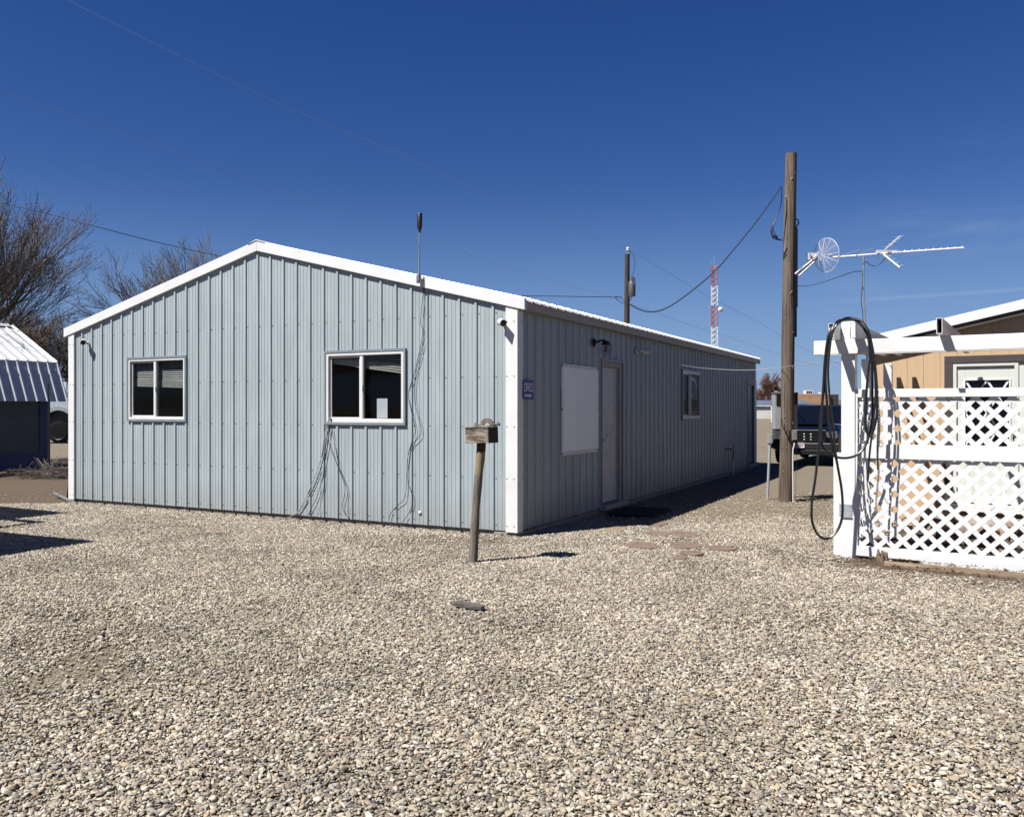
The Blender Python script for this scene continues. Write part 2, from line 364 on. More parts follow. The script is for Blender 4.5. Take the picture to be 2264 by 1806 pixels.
    bp = N.new('ShaderNodeBump'); bp.inputs['Strength'].default_value = .8; bp.inputs['Distance'].default_value = .015; L.new(hm.outputs[0], bp.inputs['Height']); L.new(bp.outputs[0], b.inputs['Normal'])
    me.materials.append(m)
    o = bpy.data.objects.new('ground', me); COL.objects.link(o); o['kind'] = 'structure'
ground()

def gravel():
    x0, x1, y0, y1, st = -10.5, 11.5, 2.2, 17.0, .15
    nx = int((x1-x0)/st)+1; ny = int((y1-y0)/st)+1
    vs = []; dn = []
    for j in range(ny):
        for i in range(nx):
            x = x0+i*st; y = y0+j*st; vs.append((x, y, hgt(x, y)+.004))
            dn.append(gravel_density(x, y))
    fs = []
    for j in range(ny-1):
        for i in range(nx-1):
            a = j*nx+i; x, y = vs[a][0], vs[a][1]
            if abs(x) > .63*y + .7 : continue
            if max(dn[a], dn[a+1], dn[a+nx], dn[a+nx+1]) <= 0: continue
            fs.append((a, a+1, a+nx+1, a+nx))
    me = bpy.data.meshes.new('gravel'); me.from_pydata(vs, [], fs); me.update()
    at = me.attributes.new('dens', 'FLOAT', 'POINT')
    for i, d in enumerate(dn): at.data[i].value = d
    m, nt, b = new_mat('river_pebbles'); N = nt.nodes; L = nt.links
    a = N.new('ShaderNodeAttribute'); a.attribute_type = 'INSTANCER'; a.attribute_name = 'tint'
    cr = N.new('ShaderNodeValToRGB'); cr.color_ramp.interpolation = 'CONSTANT'
    cols = [(0.0, (0.238, 0.206, 0.155)), (0.13, (0.328, 0.291, 0.226)), (0.27, (0.178, 0.150, 0.112)), (0.36, (0.277, 0.234, 0.172)), (0.47, (0.167, 0.155, 0.141)), (0.55, (0.365, 0.329, 0.267)), (0.67, (0.203, 0.155, 0.109)), (0.74, (0.090, 0.079, 0.068)), (0.8, (0.251, 0.228, 0.197)), (0.87, (0.291, 0.228, 0.152)), (0.92, (0.175, 0.128, 0.104)), (0.95, (0.434, 0.396, 0.338)), (0.975, (0.050, 0.046, 0.042))]
    e = cr.color_ramp.elements; e[0].position = 0; e[0].color = (*cols[0][1],1); e[1].position = cols[1][0]; e[1].color = (*cols[1][1],1)
    for p, c in cols[2:]: k = e.new(p); k.color = (*c, 1)
    L.new(a.outputs['Fac'], cr.inputs[0])
    tc = N.new('ShaderNodeTexCoord'); nz = N.new('ShaderNodeTexNoise'); nz.inputs['Scale'].default_value = 2.0; nz.inputs['Detail'].default_value = 4; L.new(tc.outputs['Object'], nz.inputs[0])
    ge = N.new('ShaderNodeNewGeometry'); nb = N.new('ShaderNodeTexNoise'); nb.inputs['Scale'].default_value = .9; nb.inputs['Detail'].default_value = 6; nb.inputs['Roughness'].default_value = .65; L.new(ge.outputs['Position'], nb.inputs[0])
    mr = N.new('ShaderNodeMapRange'); mr.inputs['From Min'].default_value = .3; mr.inputs['From Max'].default_value = .7; mr.inputs['To Min'].default_value = .64; mr.inputs['To Max'].default_value = 1.06; L.new(nb.outputs['Fac'], mr.inputs['Value'])
    mr2 = N.new('ShaderNodeMapRange'); mr2.inputs['To Min'].default_value = .8; mr2.inputs['To Max'].default_value = 1.2; L.new(nz.outputs['Fac'], mr2.inputs['Value'])
    mm = N.new('ShaderNodeMath'); mm.operation = 'MULTIPLY'; L.new(mr.outputs[0], mm.inputs[0]); L.new(mr2.outputs[0], mm.inputs[1])
    hs = N.new('ShaderNodeHueSaturation'); L.new(cr.outputs[0], hs.inputs['Color']); L.new(mm.outputs[0], hs.inputs['Value']); L.new(hs.outputs[0], b.inputs['Base Color'])
    b.inputs['Roughness'].default_value = .7; b.inputs['Specular IOR Level'].default_value = .3
    me.materials.append(m)
    o = bpy.data.objects.new('gravel', me); COL.objects.link(o); o['kind'] = 'stuff'
    tag(o, 'pale mixed river gravel covering the yard in front of the office', 'gravel')
    ng = bpy.data.node_groups.new('pebble_scatter', 'GeometryNodeTree')
    ng.interface.new_socket('Geometry', in_out='INPUT', socket_type='NodeSocketGeometry')
    ng.interface.new_socket('Geometry', in_out='OUTPUT', socket_type='NodeSocketGeometry')
    N = ng.nodes; L = ng.links
    gi = N.new('NodeGroupInput'); go = N.new('NodeGroupOutput')
    dp = N.new('GeometryNodeDistributePointsOnFaces'); dp.distribute_method = 'POISSON'
    L.new(gi.outputs[0], dp.inputs['Mesh']); dp.inputs['Distance Min'].default_value = .0096; dp.inputs['Density Max'].default_value = 14000
    na = N.new('GeometryNodeInputNamedAttribute'); na.data_type = 'FLOAT'; na.inputs['Name'].default_value = 'dens'
    L.new(na.outputs[0], dp.inputs['Density Factor'])
    join = N.new('GeometryNodeJoinGeometry')
    for k in range(7):
        ic = N.new('GeometryNodeMeshIcoSphere'); ic.inputs['Radius'].default_value = 1; ic.inputs['Subdivisions'].default_value = 2
        nz = N.new('ShaderNodeTexNoise'); nz.noise_dimensions = '4D'; nz.inputs['W'].default_value = k*7.3; nz.inputs['Scale'].default_value = .75; nz.inputs['Detail'].default_value = 1
        sb = N.new('ShaderNodeVectorMath'); sb.operation = 'SUBTRACT'; L.new(nz.outputs['Color'], sb.inputs[0]); sb.inputs[1].default_value = (.5,.5,.5)
        sc = N.new('ShaderNodeVectorMath'); sc.operation = 'SCALE'; L.new(sb.outputs[0], sc.inputs[0]); sc.inputs['Scale'].default_value = 1.5
        sp = N.new('GeometryNodeSetPosition'); L.new(ic.outputs[0], sp.inputs['Geometry']); L.new(sc.outputs[0], sp.inputs['Offset'])
        sm = N.new('GeometryNodeSetMaterial'); sm.inputs['Material'].default_value = m; L.new(sp.outputs[0], sm.inputs[0])
        ss = N.new('GeometryNodeSetShadeSmooth'); L.new(sm.outputs[0], ss.inputs[0]); ss.inputs['Shade Smooth'].default_value = True
        g2 = N.new('GeometryNodeGeometryToInstance'); L.new(ss.outputs[0], g2.inputs[0]); L.new(g2.outputs[0], join.inputs[0])
    ip = N.new('GeometryNodeInstanceOnPoints'); ip.inputs['Pick Instance'].default_value = True
    L.new(dp.outputs['Points'], ip.inputs['Points']); L.new(join.outputs[0], ip.inputs['Instance'])
    def rnd(t, lo, hi, seed):
        r = N.new('FunctionNodeRandomValue'); r.data_type = t; r.inputs['Seed'].default_value = seed
        vis = [q for q in r.inputs if q.enabled]
        for q in vis:
            if q.name == 'Min': q.default_value = lo
            if q.name == 'Max': q.default_value = hi
        return [q for q in r.outputs if q.enabled][0]
    L.new(rnd('INT', 0, 6, 3), ip.inputs['Instance Index'])
    L.new(rnd('FLOAT_VECTOR', (-.5,-.5,0), (.5,.5,6.283), 5), ip.inputs['Rotation'])
    rs = rnd('FLOAT', 0, 1, 8); pw = N.new('ShaderNodeMath'); pw.operation = 'POWER'; L.new(rs, pw.inputs[0]); pw.inputs[1].default_value = 3.2
    ma = N.new('ShaderNodeMath'); ma.operation = 'MULTIPLY_ADD'; L.new(pw.outputs[0], ma.inputs[0]); ma.inputs[1].default_value = .0092; ma.inputs[2].default_value = .0053
    vm = N.new('ShaderNodeVectorMath'); vm.operation = 'SCALE'; L.new(rnd('FLOAT_VECTOR', (1.1,.75,.5), (1.6,1.0,.8), 11), vm.inputs[0]); L.new(ma.outputs[0], vm.inputs['Scale'])
    L.new(vm.outputs[0], ip.inputs['Scale'])
    sn = N.new('GeometryNodeStoreNamedAttribute'); sn.data_type = 'FLOAT'; sn.domain = 'INSTANCE'; sn.inputs['Name'].default_value = 'tint'
    L.new(ip.outputs[0], sn.inputs['Geometry']); L.new(rnd('FLOAT', 0, 1, 21), sn.inputs['Value'])
    tr = N.new('GeometryNodeTranslateInstances'); L.new(sn.outputs[0], tr.inputs['Instances']); L.new(rnd('FLOAT_VECTOR', (0,0,-.002), (0,0,.012), 31), tr.inputs['Translation']); tr.inputs['Local Space'].default_value = False
    L.new(tr.outputs[0], go.inputs[0])
    md = o.modifiers.new('pebbles', 'NODES'); md.node_group = ng
gravel()

# ---------------------------------------------------------------- corrugated panels
def corrugated(mb, u0, u1, zlo, zhi, put, spacing=.24, first=0.0, holes=(), rib=(.026,.015,.020), minor=3, screws=(), mi=0, smi=1, extra=()):
    """ribbed sheet in the plane (u,z); put(u, out, z) gives the 3d point. holes: (ua,ub,za,zb)"""
    hb, ht, hh = rib; prof = {}
    k0 = int(math.floor((u0-first)/spacing))-1; k1 = int(math.ceil((u1-first)/spacing))+1
    pts = []
    for k in range(k0, k1+1):
        c = first + k*spacing
        pts += [(c-hb, 0), (c-ht, hh), (c+ht, hh), (c+hb, 0)]
        for j in range(1, minor+1):
            q = c + spacing*j/(minor+1)
            pts += [(q-.005, 0), (q-.003, .004), (q+.002, .004), (q+.0035, 0)]
    pts.sort()
    def out(u):
        for i in range(len(pts)-1):
            if pts[i][0] <= u <= pts[i+1][0]:
                t = (u-pts[i][0])/max(1e-9, pts[i+1][0]-pts[i][0]); return pts[i][1]*(1-t)+pts[i+1][1]*t
        return 0
    us = [u0, u1] + [p[0] for p in pts if u0 < p[0] < u1] + [e for e in extra if u0 < e < u1]
    for h in holes: us += [h[0], h[1]]
    us = sorted(set(us))
    for a, c in zip(us[:-1], us[1:]):
        if c-a < 1e-6: continue
        mid = (a+c)/2; hs = sorted([(h[2], h[3]) for h in holes if h[0] < mid < h[1]])
        segs = []; lo = None
        cur = zlo
        for h in hs: segs.append((cur, h[0])); cur = h[1]
        segs.append((cur, None))
        for s0, s1 in segs:
            za = s1 if s1 is not None else zhi(a); zb = s1 if s1 is not None else zhi(c)
            oa, oc = out(a), out(c)
            mb.add([put(a, oa, s0), put(c, oc, s0), put(c, oc, zb), put(a, oa, za)], [(0,1,2,3)], mi)
    for z in screws:
        for k in range(k0, k1+1):
            u = first + k*spacing + hb + .014
            if not (u0+.02 < u < u1-.02) or z > zhi(u)-.05: continue
            if any(h[0]-.06 < u < h[1]+.06 and h[2]-.06 < z < h[3]+.06 for h in holes): continue
            r = .0075; b = len(mb.v)
            ring = [put(u+r*cos(t*pi/3), .001, z+r*sin(t*pi/3)) for t in range(6)]; ring2 = [put(u+r*.8*cos(t*pi/3), .006, z+r*.8*sin(t*pi/3)) for t in range(6)]
            mb.add(ring+ring2, [(i, (i+1) % 6, (i+1) % 6+6, i+6) for i in range(6)]+[(6,7,8,9,10,11)], smi)

# ---------------------------------------------------------------- office building
W_, D_ = 8.28, 13.8
RX, RZ, SL = -W_/2, 3.93, .25
def roofz(x): return RZ - SL*abs(x-RX)
OB = thing('office_building', 'long light blue ribbed steel office with white trim and low gable roof', 'office building', (B.o.x, B.o.y, 0), B.a)
def rect_on_facade(x0, y0, x1, y1):
    a = B.onY(x0, y0); c = B.onY(x1, y1); return a.x, c.x, c.z, a.z
# facade windows: outer grey trim rectangles
w1 = (B.onY(284.5, 0).x, B.onY(413.5, 0).x, B.onY(284.5, 930).z, B.onY(284.5, 792).z)
w2 = (B.onY(720.5, 0).x, B.onY(898, 0).x, B.onY(898, 939).z, B.onY(898, 771).z)
w3 = (B.onX(1506, 0).y, B.onX(1547, 0).y, B.onX(1506, 928).z, B.onX(1506, 816).z)
d1 = (B.onX(1327, 0).y, B.onX(1374, 0).y, .09, B.onX(1327, 796).z)
d2 = (B.onX(1651, 0).y, B.onX(1669.5, 0).y, .12, B.onX(1651, 843).z)
print('W', w1, w2, w3, d1, d2)
ZB = .065
mb = MB()
corrugated(mb, -W_+.0, 0, ZB, lambda u: roofz(u)-.09, lambda u, o, z: (u, -o, z), first=-.315, holes=(w1, w2), screws=(.13,.70,1.33,1.94,2.72), extra=(RX,))
o = mb.build('front_wall', [M_SIDING, M_SCREW], OB)
mb = MB()
corrugated(mb, 0, D_, ZB, lambda u: 2.78, lambda u, o, z: (o, u, z), first=.30, holes=(w3, d1, d2), screws=(.13,.70,1.33,1.94,2.6))
mb.build('side_wall', [M_SIDING, M_SCREW], OB)
mb = MB()
corrugated(mb, 0, D_, ZB, lambda u: 2.78, lambda u, o, z: (-W_-o, u, z), first=.30)
corrugated(mb, -W_, 0, ZB, lambda u: roofz(u)-.09, lambda u, o, z: (u, D_+o, z), first=-.3, extra=(RX,))
mb.build('rear_wall', [M_SIDING], OB)
# dark rooms behind the glass
mb = MB(); mb.box((-W_+.15, .16, .0), (-.16, D_-.15, .10)); mb.box((-W_+.15, 2.6, .1), (-.16, 2.65, 2.7)); mb.box((-W_+.15, .16, 2.66), (-.16, D_-.15, 2.7)); mb.box((-2.2, 2.65, .1), (-2.15, D_-.15, 2.66))
mb.build('interior', M_DARKROOM, OB)
# roof sheets with ribs running down the slope, bent-down lip at the eave
mb = MB(); ov = .12; ex = ov
for sgn in (1, -1):
    def rp(u, o, t, sgn=sgn):      # u along y, t 0..1 down slope
        x = RX + sgn*(W_/2+ex)*t; z = roofz(x) + .0 + o
        return (x, u, z)
    prof = []; u = -.04
    k = 0
    while u < D_+.04:
        prof += [(u, .0), (u+.19, .0), (u+.2, .02), (u+.23, .02), (u+.24, .0)]; u += .24
    for a, c in zip(prof[:-1], prof[1:]):
        if c[0]-a[0] < 1e-6: continue
        mb.add([rp(a[0], a[1], 0), rp(c[0], c[1], 0), rp(c[0], c[1], 1), rp(a[0], a[1], 1)], [(0,1,2,3)])
        e = lambda q: (RX+sgn*(W_/2+ex+.026), q[0], roofz(RX+sgn*(W_/2+ex))+q[1]-.034)
        mb.add([rp(a[0], a[1], 1), rp(c[0], c[1], 1), e(c), e(a)], [(0,1,2,3)])
mb.build('roof', M_ROOF, OB)
mb = MB(); mb.prism([(RX-.16, RZ-.03), (RX, RZ+.03), (RX+.16, RZ-.03), (RX, RZ+.015)], 1, -.06, D_+.09)
mb.build('ridge_cap', M_TRIM, OB)
# white rake trim on the gable, in folded lengths
mb = MB(); th = .145
def rake(xa, xb, y0=-.05, y1=.005, dz=0):
    for s in (0,):
        za, zb = roofz(xa)+.012+dz, roofz(xb)+.012+dz
        mb.prism([(xa, za), (xb, zb), (xb, zb-th), (xa, za-th)], 1, y0, y1)
rake(-W_-.135, RX); rake(RX, -1.9); rake(-1.9, .14, -.0525)
mb.build('rake_trim', M_TRIM, OB, bevel=.004)
mb = MB()
mb.prism([(-W_-.13, roofz(-W_-.13)-.0), (RX, RZ), (RX, RZ-th), (-W_-.13, roofz(-W_-.13)-th)], 1, D_+.005, D_+.08)
mb.prism([(.13, roofz(.13)), (RX, RZ), (RX, RZ-th), (.13, roofz(.13)-th)], 1, D_+.005, D_+.08)
mb.build('rear_rake_trim', M_TRIM, OB)
# eave fascia along the sides, in lengths with dark joints
for sx, nm in ((1, 'eave_fascia'), (-1, 'eave_fascia')):
    mb = MB(); y = .005; xo = .03 if sx > 0 else -W_-.11
    while y < D_:
        y2 = min(y+3.0, D_+.004); mb.prism([(xo, 2.735), (xo+.08, 2.735), (xo+.09, 2.862), (xo, 2.875)], 1, y, y2-.006); y = y2
    mb.build(nm, M_FASCIA, OB)
# corner trims
def corner(x, y, sx, sy, fw=.125, sw=.115, side_mat=None):
    mb = MB(); t = .034
    mb.box((x, y-sy*0, ZB-.03), (x-sx*fw, y-sy*(-t)*-1 if False else y+sy*-0, ZB), 0) if False else None
    # leg on the y face
    mb.box((x+sx*t, y-sy*t*-1 if False else y+sy*t, ZB-.01), (x-sx*fw, y+sy*.0, 2.80))
    mb.box((x+sx*t, y+sy*.0, ZB-.01), (x+sx*.0, y-sy*sw, 2.76))
    for z in (.13,.70,1.33,1.94,2.60):
        for q in (.012, fw-.016): mb.lathe([(0,0),(.008,0),(.006,.005),(0,.006)], 6, 1, Matrix.Translation((x-sx*q, y+sy*t, z)) @ Matrix.Rotation(-sy*pi/2, 4, 'X'))
        mb.lathe([(0,0),(.008,0),(.006,.005),(0,.006)], 6, 1, Matrix.Translation((x+sx*t, y-sy*(sw-.015), z)) @ Matrix.Rotation(sx*pi/2, 4, 'Y'))
    return mb.build('corner_trim', [M_TRIM, M_SCREW], OB)
corner(0, 0, 1, -1); corner(-W_, 0, -1, -1, .105); corner(0, D_, 1, 1); corner(-W_, D_, -1, 1)
# concrete footing
mb = MB(); mb.box((-W_+.02, .03, -.08), (-.02, D_-.03, ZB-.004)); mb.box((-.30, -.012, -.08), (.012, .03, .045)); mb.box((-.02,.03,-.08),(.02,D_-.03,.05))
mb.build('footing', M_CONC, OB, bevel=.006)

def window(rc, put, name='window', blinds=None, paper=False, slide=.47, fr=.033, jt=.022, mats=None, arch=False):
    """rc: u0,u1,z0,z1 ; put(u,out,z)"""
    u0, u1, z0, z1 = rc
    def ring(mb, a, b, c, d, w, o0, o1, wb=None):
        wb = wb or w
        for r in ((a, b, c, c+wb), (a, b, d-w, d), (a, a+w, c+wb, d-w), (b-w, b, c+wb, d-w)):
            p = [put(r[0], o0, r[2]), put(r[1], o0, r[2]), put(r[1], o0, r[3]), put(r[0], o0, r[3]), put(r[0], o1, r[2]), put(r[1], o1, r[2]), put(r[1], o1, r[3]), put(r[0], o1, r[3])]
            mb.add(p, [(0,1,2,3),(7,6,5,4),(0,4,5,1),(1,5,6,2),(2,6,7,3),(3,7,4,0)])
    mb = MB(); ring(mb, u0-.008, u1+.008, z0-.008, z1+.008, jt+.008, -.03, .030, jt+.012)
    w = mb.build(name, M_JTRIM, OB)
    mb = MB(); a, b, c, d = u0+jt, u1-jt, z0+jt, z1-jt
    ring(mb, a, b, c, d, fr, -.05, .022, fr*1.1)
    mid = a + (b-a)*slide
    mb.add([put(mid+s, q, z) for q in (-.045, .012) for s, z in ((-.022, c+fr), (.022, c+fr), (.022, d-fr), (-.022, d-fr))], [(0,1,2,3),(7,6,5,4),(0,4,5,1),(1,5,6,2),(2,6,7,3),(3,7,4,0)])
    mb.build('frame', M_VINYL, w, bevel=.002)
    mb = MB(); ring(mb, a+fr, mid-.02, c+fr*1.1, d-fr, .028, -.04, -.012)
    ring(mb, mid+.02, b-fr, c+fr*1.1, d-fr, .009, -.02, .004)
    mb.build('sash', M_VINYL, w)
    mb = MB(); mb.add([put(a+fr, -.028, c+fr), put(mid, -.028, c+fr), put(mid, -.028, d-fr), put(a+fr, -.028, d-fr)], [(0,1,2,3)])
    mb.add([put(mid, -.008, c+fr), put(b-fr, -.008, c+fr), put(b-fr, -.008, d-fr), put(mid, -.008, d-fr)], [(0,1,2,3)])
    mb.build('pane', M_GLASS, w)
    if blinds:
        zl, zr, n, tilt = blinds; mb = MB()
        for i in range(n):
            t = i/(n-1); za = d - (d-zl)*t; zb = d - (d-zr)*t
            mb.add([put(a+.03, -.07, za-.02), put(b-.03, -.07, zb-.02), put(b-.03, -.09, zb), put(a+.03, -.09, za)], [(0,1,2,3)])
            if i > n-5:
                mb.add([put(a+.03, -.07, za), put(b-.03, -.07, zb), put(b-.03, -.072, zb-.02), put(a+.03, -.072, za-.02)], [(0,1,2,3)])
        mb.build('blind', M_BLIND, w)
    if arch:  # white arch and wavy strip set behind the second pane
        mb = MB(); am = (mid+b-fr)/2; rw = (b-fr-mid)/2*.98; n = 14
        for i in range(n):
            t0, t1 = pi*i/n, pi*(i+1)/n
            q = lambda t, k: put(am-rw*cos(t)*(1 if k else .82), -.04, d-fr-.30+(.24 if k else .17)*sin(t)+(0 if k else -.01))
            mb.add([q(t0,1), q(t1,1), q(t1,0), q(t0,0)], [(0,1,2,3)])
        for i in range(12):
            z_ = d-fr-.30-i*.05; wv = lambda k: mid+.01+.02+.015*sin(k*1.1)
            mb.add([put(mid+.015, -.04, z_), put(wv(i)+.01, -.04, z_), put(wv(i+1)+.01, -.04, z_-.05), put(mid+.015, -.04, z_-.05)], [(0,1,2,3)])
        mb.build('arched_strip', M_PAPER, w)
    if paper:
        mb = MB(); pa = mid+(b-mid)*.33; mb.add([put(pa, -.03, c+fr+.02), put(pa+.17, -.03, c+fr+.02), put(pa+.17, -.03, c+fr+.28), put(pa, -.03, c+fr+.28)], [(0,1,2,3)])
        mb.build('paper_notice', M_PAPER, w)
    # latch
    mb = MB(); ml = (c+d)/2
    mb.add([put(mid+s, q, z) for q in (.012, .026) for s, z in ((.012, ml-.03), (.03, ml-.03), (.03, ml+.03), (.012, ml+.03))], [(0,1,2,3),(7,6,5,4),(0,4,5,1),(1,5,6,2),(2,6,7,3),(3,7,4,0)])
    mb.build('latch', M_VINYL, w)
    return w
fput = lambda u, o, z: (u, -o-.004, z)
sput = lambda u, o, z: (o+.004, u, z)
wl = window(w1, fput, blinds=(w1[3]-.42, w1[3]-.46, 16, 0)); wl['label'] = 'left window with half lowered slatted blind'
wr = window(w2, fput, blinds=(w2[3]-.14, w2[3]-.30, 9, 0), paper=True, slide=.46, fr=.04); wr['label'] = 'right window with white paper behind the glass'
ws = window(w3, sput, slide=.46, fr=.04, arch=True); ws['label'] = 'narrow side window with arched white strip'
# side entry door
def side_door(rc, first):
    u0, u1, z0, z1 = rc
    mb = MB()
    mb.box((-.02, u0-.025, z0-.03), (.034, u0+.018, z1+.03), 0); mb.box((-.02, u1-.018, z0-.03), (.034, u1+.03, z1+.03)); mb.box((-.02, u0+.018, z1-.01), (.036, u1-.018, z1+.035))
    dr = mb.build('door', M_JTRIM, OB)
    mb = MB(); f = .085
    mb.box((-.12, u0+.018, z0), (.008, u0+.03, z1-.01)); mb.box((-.12, u1-f-.02, z0), (.012, u1-.018, z1-.01)); mb.box((-.12, u0+.03, z1-.09), (.01, u1-f-.02, z1-.01))
    mb.build('jamb', M_JAMB, dr, bevel=.003)
    if not first: mb = MB(); mb.box((-.085, u0+.03, z0+.03), (-.04, u1-f-.026, z1-.095)); mb.build('slab', M_JTRIM, dr, bevel=.003)
    mb = MB(); mb.box((-.14, u0-.03, z0-.06), (.10, u1+.03, z0+.008)); mb.build('threshold', M_JAMB, dr, bevel=.006)
    mb = MB(); ky = u0+.09
    mb.lathe([(.0,0),(.026,0),(.026,.008),(.012,.012),(.012,.035),(.027,.045),(.03,.06),(.02,.072),(0,.074)], 12, 0, Matrix.Translation((-.04, ky, z0+.98)) @ Matrix.Rotation(pi/2, 4, 'Y'))
    mb.build('handle', M_GALV, dr, smooth=True)
    return dr
dd = side_door(d1, True); dd['label'] = 'weathered white entry door with adhesive residue'
de = side_door(d2, False); de['label'] = 'plain grey rear door near the far end'
# residue of removed lettering on the door (irregular marks)
mb = MB(); rr = random.Random(4); u0, u1, z0, z1 = d1; mb.box((-.085, u0+.03, z0+.03), (-.04, u1-.111, z1-.095))
for i in range(34):
    cu = u0+.12+rr.random()*.52; cz = z0+.92+rr.random()*.80
    if rr.random() < .25: cu = u0+.30+rr.random()*.2; cz = z0+.6+rr.random()*.7
    sw, sh = .012+rr.random()*.045, .004+rr.random()*.014
    if rr.random() < .4: sw, sh = sh, sw
    a = rr.random()*.6
    pts = [(-.0385, cu+sw*cos(t+a)*(.7+.5*rr.random()), cz+sh*sin(t+a)*(.7+.5*rr.random())) for t in [k*pi/4 for k in range(8)]]
    mb.add(pts, [tuple(range(8))], 1)
mb.build('slab', [M_DOOR, M_SMUDGE], dd)
# hose bib and small wall cap
t_ = thing('water_spigot', 'grey capped riser pipe with tap against the shaded side wall', 'tap', tuple(B.w(.16, B.onX(1605,0).y, 0)), B.a)
mb = MB(); mb.tube([(0,0,0),(0,0,.34),(0,0,.36)], .022, 8); mb.build('pipe', M_GALV, t_)
mb = MB(); mb.tube([(0,-.18,.62),(0,-.16,.62),(0,.02,.60),(0,.04,.55),(0,.03,.36)], .018, 8); mb.tube([(0,.02,.60),(0,.02,.7)], .012, 6); mb.tube([(0,-.18,.62),(-.14,-.18,.62)], .015, 6); mb.build('tap', M_DARKBOX, t_)
c_ = B.onY(929, 1133); mb = MB(); mb.lathe([(0,0),(.022,0),(.022,.012),(.012,.02),(0,.022)], 14, 0, Matrix.Translation((c_.x, -.002, c_.z)) @ Matrix.Rotation(pi/2, 4, 'X'))
mb.build('wall_cap', M_PVC, OB, smooth=True)

# ---------------------------------------------------------------- things fixed to the office
def security_camera(px, py, label):
    c = B.onY(px, py)
    r = thing('security_camera', label, 'security camera', tuple(B.w(c.x, -.022, c.z)), B.a, 'security cameras under the gable ends')
    mb = MB(); mb.lathe([(0,0),(.028,0),(.028,.012),(.01,.018),(.01,.05),(0,.05)], 12, 0, Matrix.Rotation(pi/2, 4, 'X')); mb.build('mount', M_PVC, r, smooth=True)
    R = Matrix.Translation((.0, -.075, .012)) @ Vector((.72, -.66, -.2)).to_track_quat('Z', 'Y').to_matrix().to_4x4()
    mb = MB(); mb.lathe([(0,-.05),(.034,-.045),(.043,-.02),(.046,.085),(.040,.09),(.040,.08),(0,.08)], 16, 0, R); mb.build('housing', M_PVC, r, smooth=True)
    mb = MB(); mb.lathe([(0,.081),(.036,.081),(.034,.088),(.015,.09),(0,.09)], 14, 0, R); mb.build('lens', M_BLACK, r, smooth=True)
    return r
security_camera(1116, 716, 'white bullet camera with black lens beside the near corner trim of the office')
security_camera(197, 758, 'small white camera with black lens at the far left end of the gable wall')
# OFFICE sign
s_ = thing('office_sign', 'small blue OFFICE sign with white arrow at the office corner', 'sign', tuple(B.w(.040, 0, 0)), B.a)
a = B.onX(1155, 840, .034); c = B.onX(1178.3, 878, .034); ys0, ys1 = a.y, c.y; zs1 = a.z; zs0 = a.z-.235
mb = MB(); mb.box((0, ys0, zs0), (.004, ys1, zs1)); mb.build('board', M_BLUE, s_)
yc = (ys0+ys1)/2; wS = ys1-ys0; hS = zs1-zs0
R3 = Matrix(((0,0,1,0),(1,0,0,0),(0,1,0,0),(0,0,0,1)))
text_mesh('OFFICE', M_WHITE, s_, Matrix.Translation((.005, yc, zs1-hS*.37)) @ R3, wS*.86, hS*.46, bold=.012)
mb = MB(); az = zs0+hS*.2; q = wS/1.0
mb.prism([(yc-.36*q, az-.055*hS), (yc+.05*q, az-.055*hS), (yc+.05*q, az-.11*hS), (yc+.33*q, az), (yc+.05*q, az+.11*hS), (yc+.05*q, az+.055*hS), (yc-.36*q, az+.055*hS)], 0, .005, .008)
mb.build('arrow', M_WHITE, s_)
# blank banner
b_ = thing('banner', 'large blank grey banner with pale hemmed edge on the shaded side wall', 'banner', tuple(B.w(.026, 0, 0)), B.a)
a = B.onX(1240, 803, .026); c = B.onX(1322.5, 1001, .026); y0b, y1b = a.y, c.y; z1b = a.z; z0b = B.onX(1240, 1008, .026).z
mb = MB(); n = 24; vs = []
for j in range(n+1):
    for i in range(n+1):
        u = i/n; v = j/n; vs.append((.004+.006*noise.noise(Vector((u*3, v*4, 1))), y0b+(y1b-y0b)*u, z0b+(z1b-z0b)*v))
fs = [(j*(n+1)+i, j*(n+1)+i+1, (j+1)*(n+1)+i+1, (j+1)*(n+1)+i) for j in range(n) for i in range(n)]
mb.add(vs, fs); mb.build('margin', M_BANNERM, b_, smooth=True)
mb = MB(); vs = [(x+.004, y0b+.05+(y-y0b)*(y1b-y0b-.06)/(y1b-y0b), z0b+.055+(z-z0b)*(z1b-z0b-.10)/(z1b-z0b)) for x, y, z in vs]
mb.add(vs, fs); mb.build('sheet', M_BANNER, b_, smooth=True)
for yy in (y0b+.02, y1b-.02):
    for zz in (z0b+.025, (z0b+z1b)/2, z1b-.025): mb = MB(); mb.lathe([(.004,0),(.012,0),(.012,.012),(.004,.012)], 10, 0, Matrix.Translation((.006, yy, zz)) @ Matrix.Rotation(pi/2, 4, 'Y')); mb.build('grommet', M_SCREW, b_)
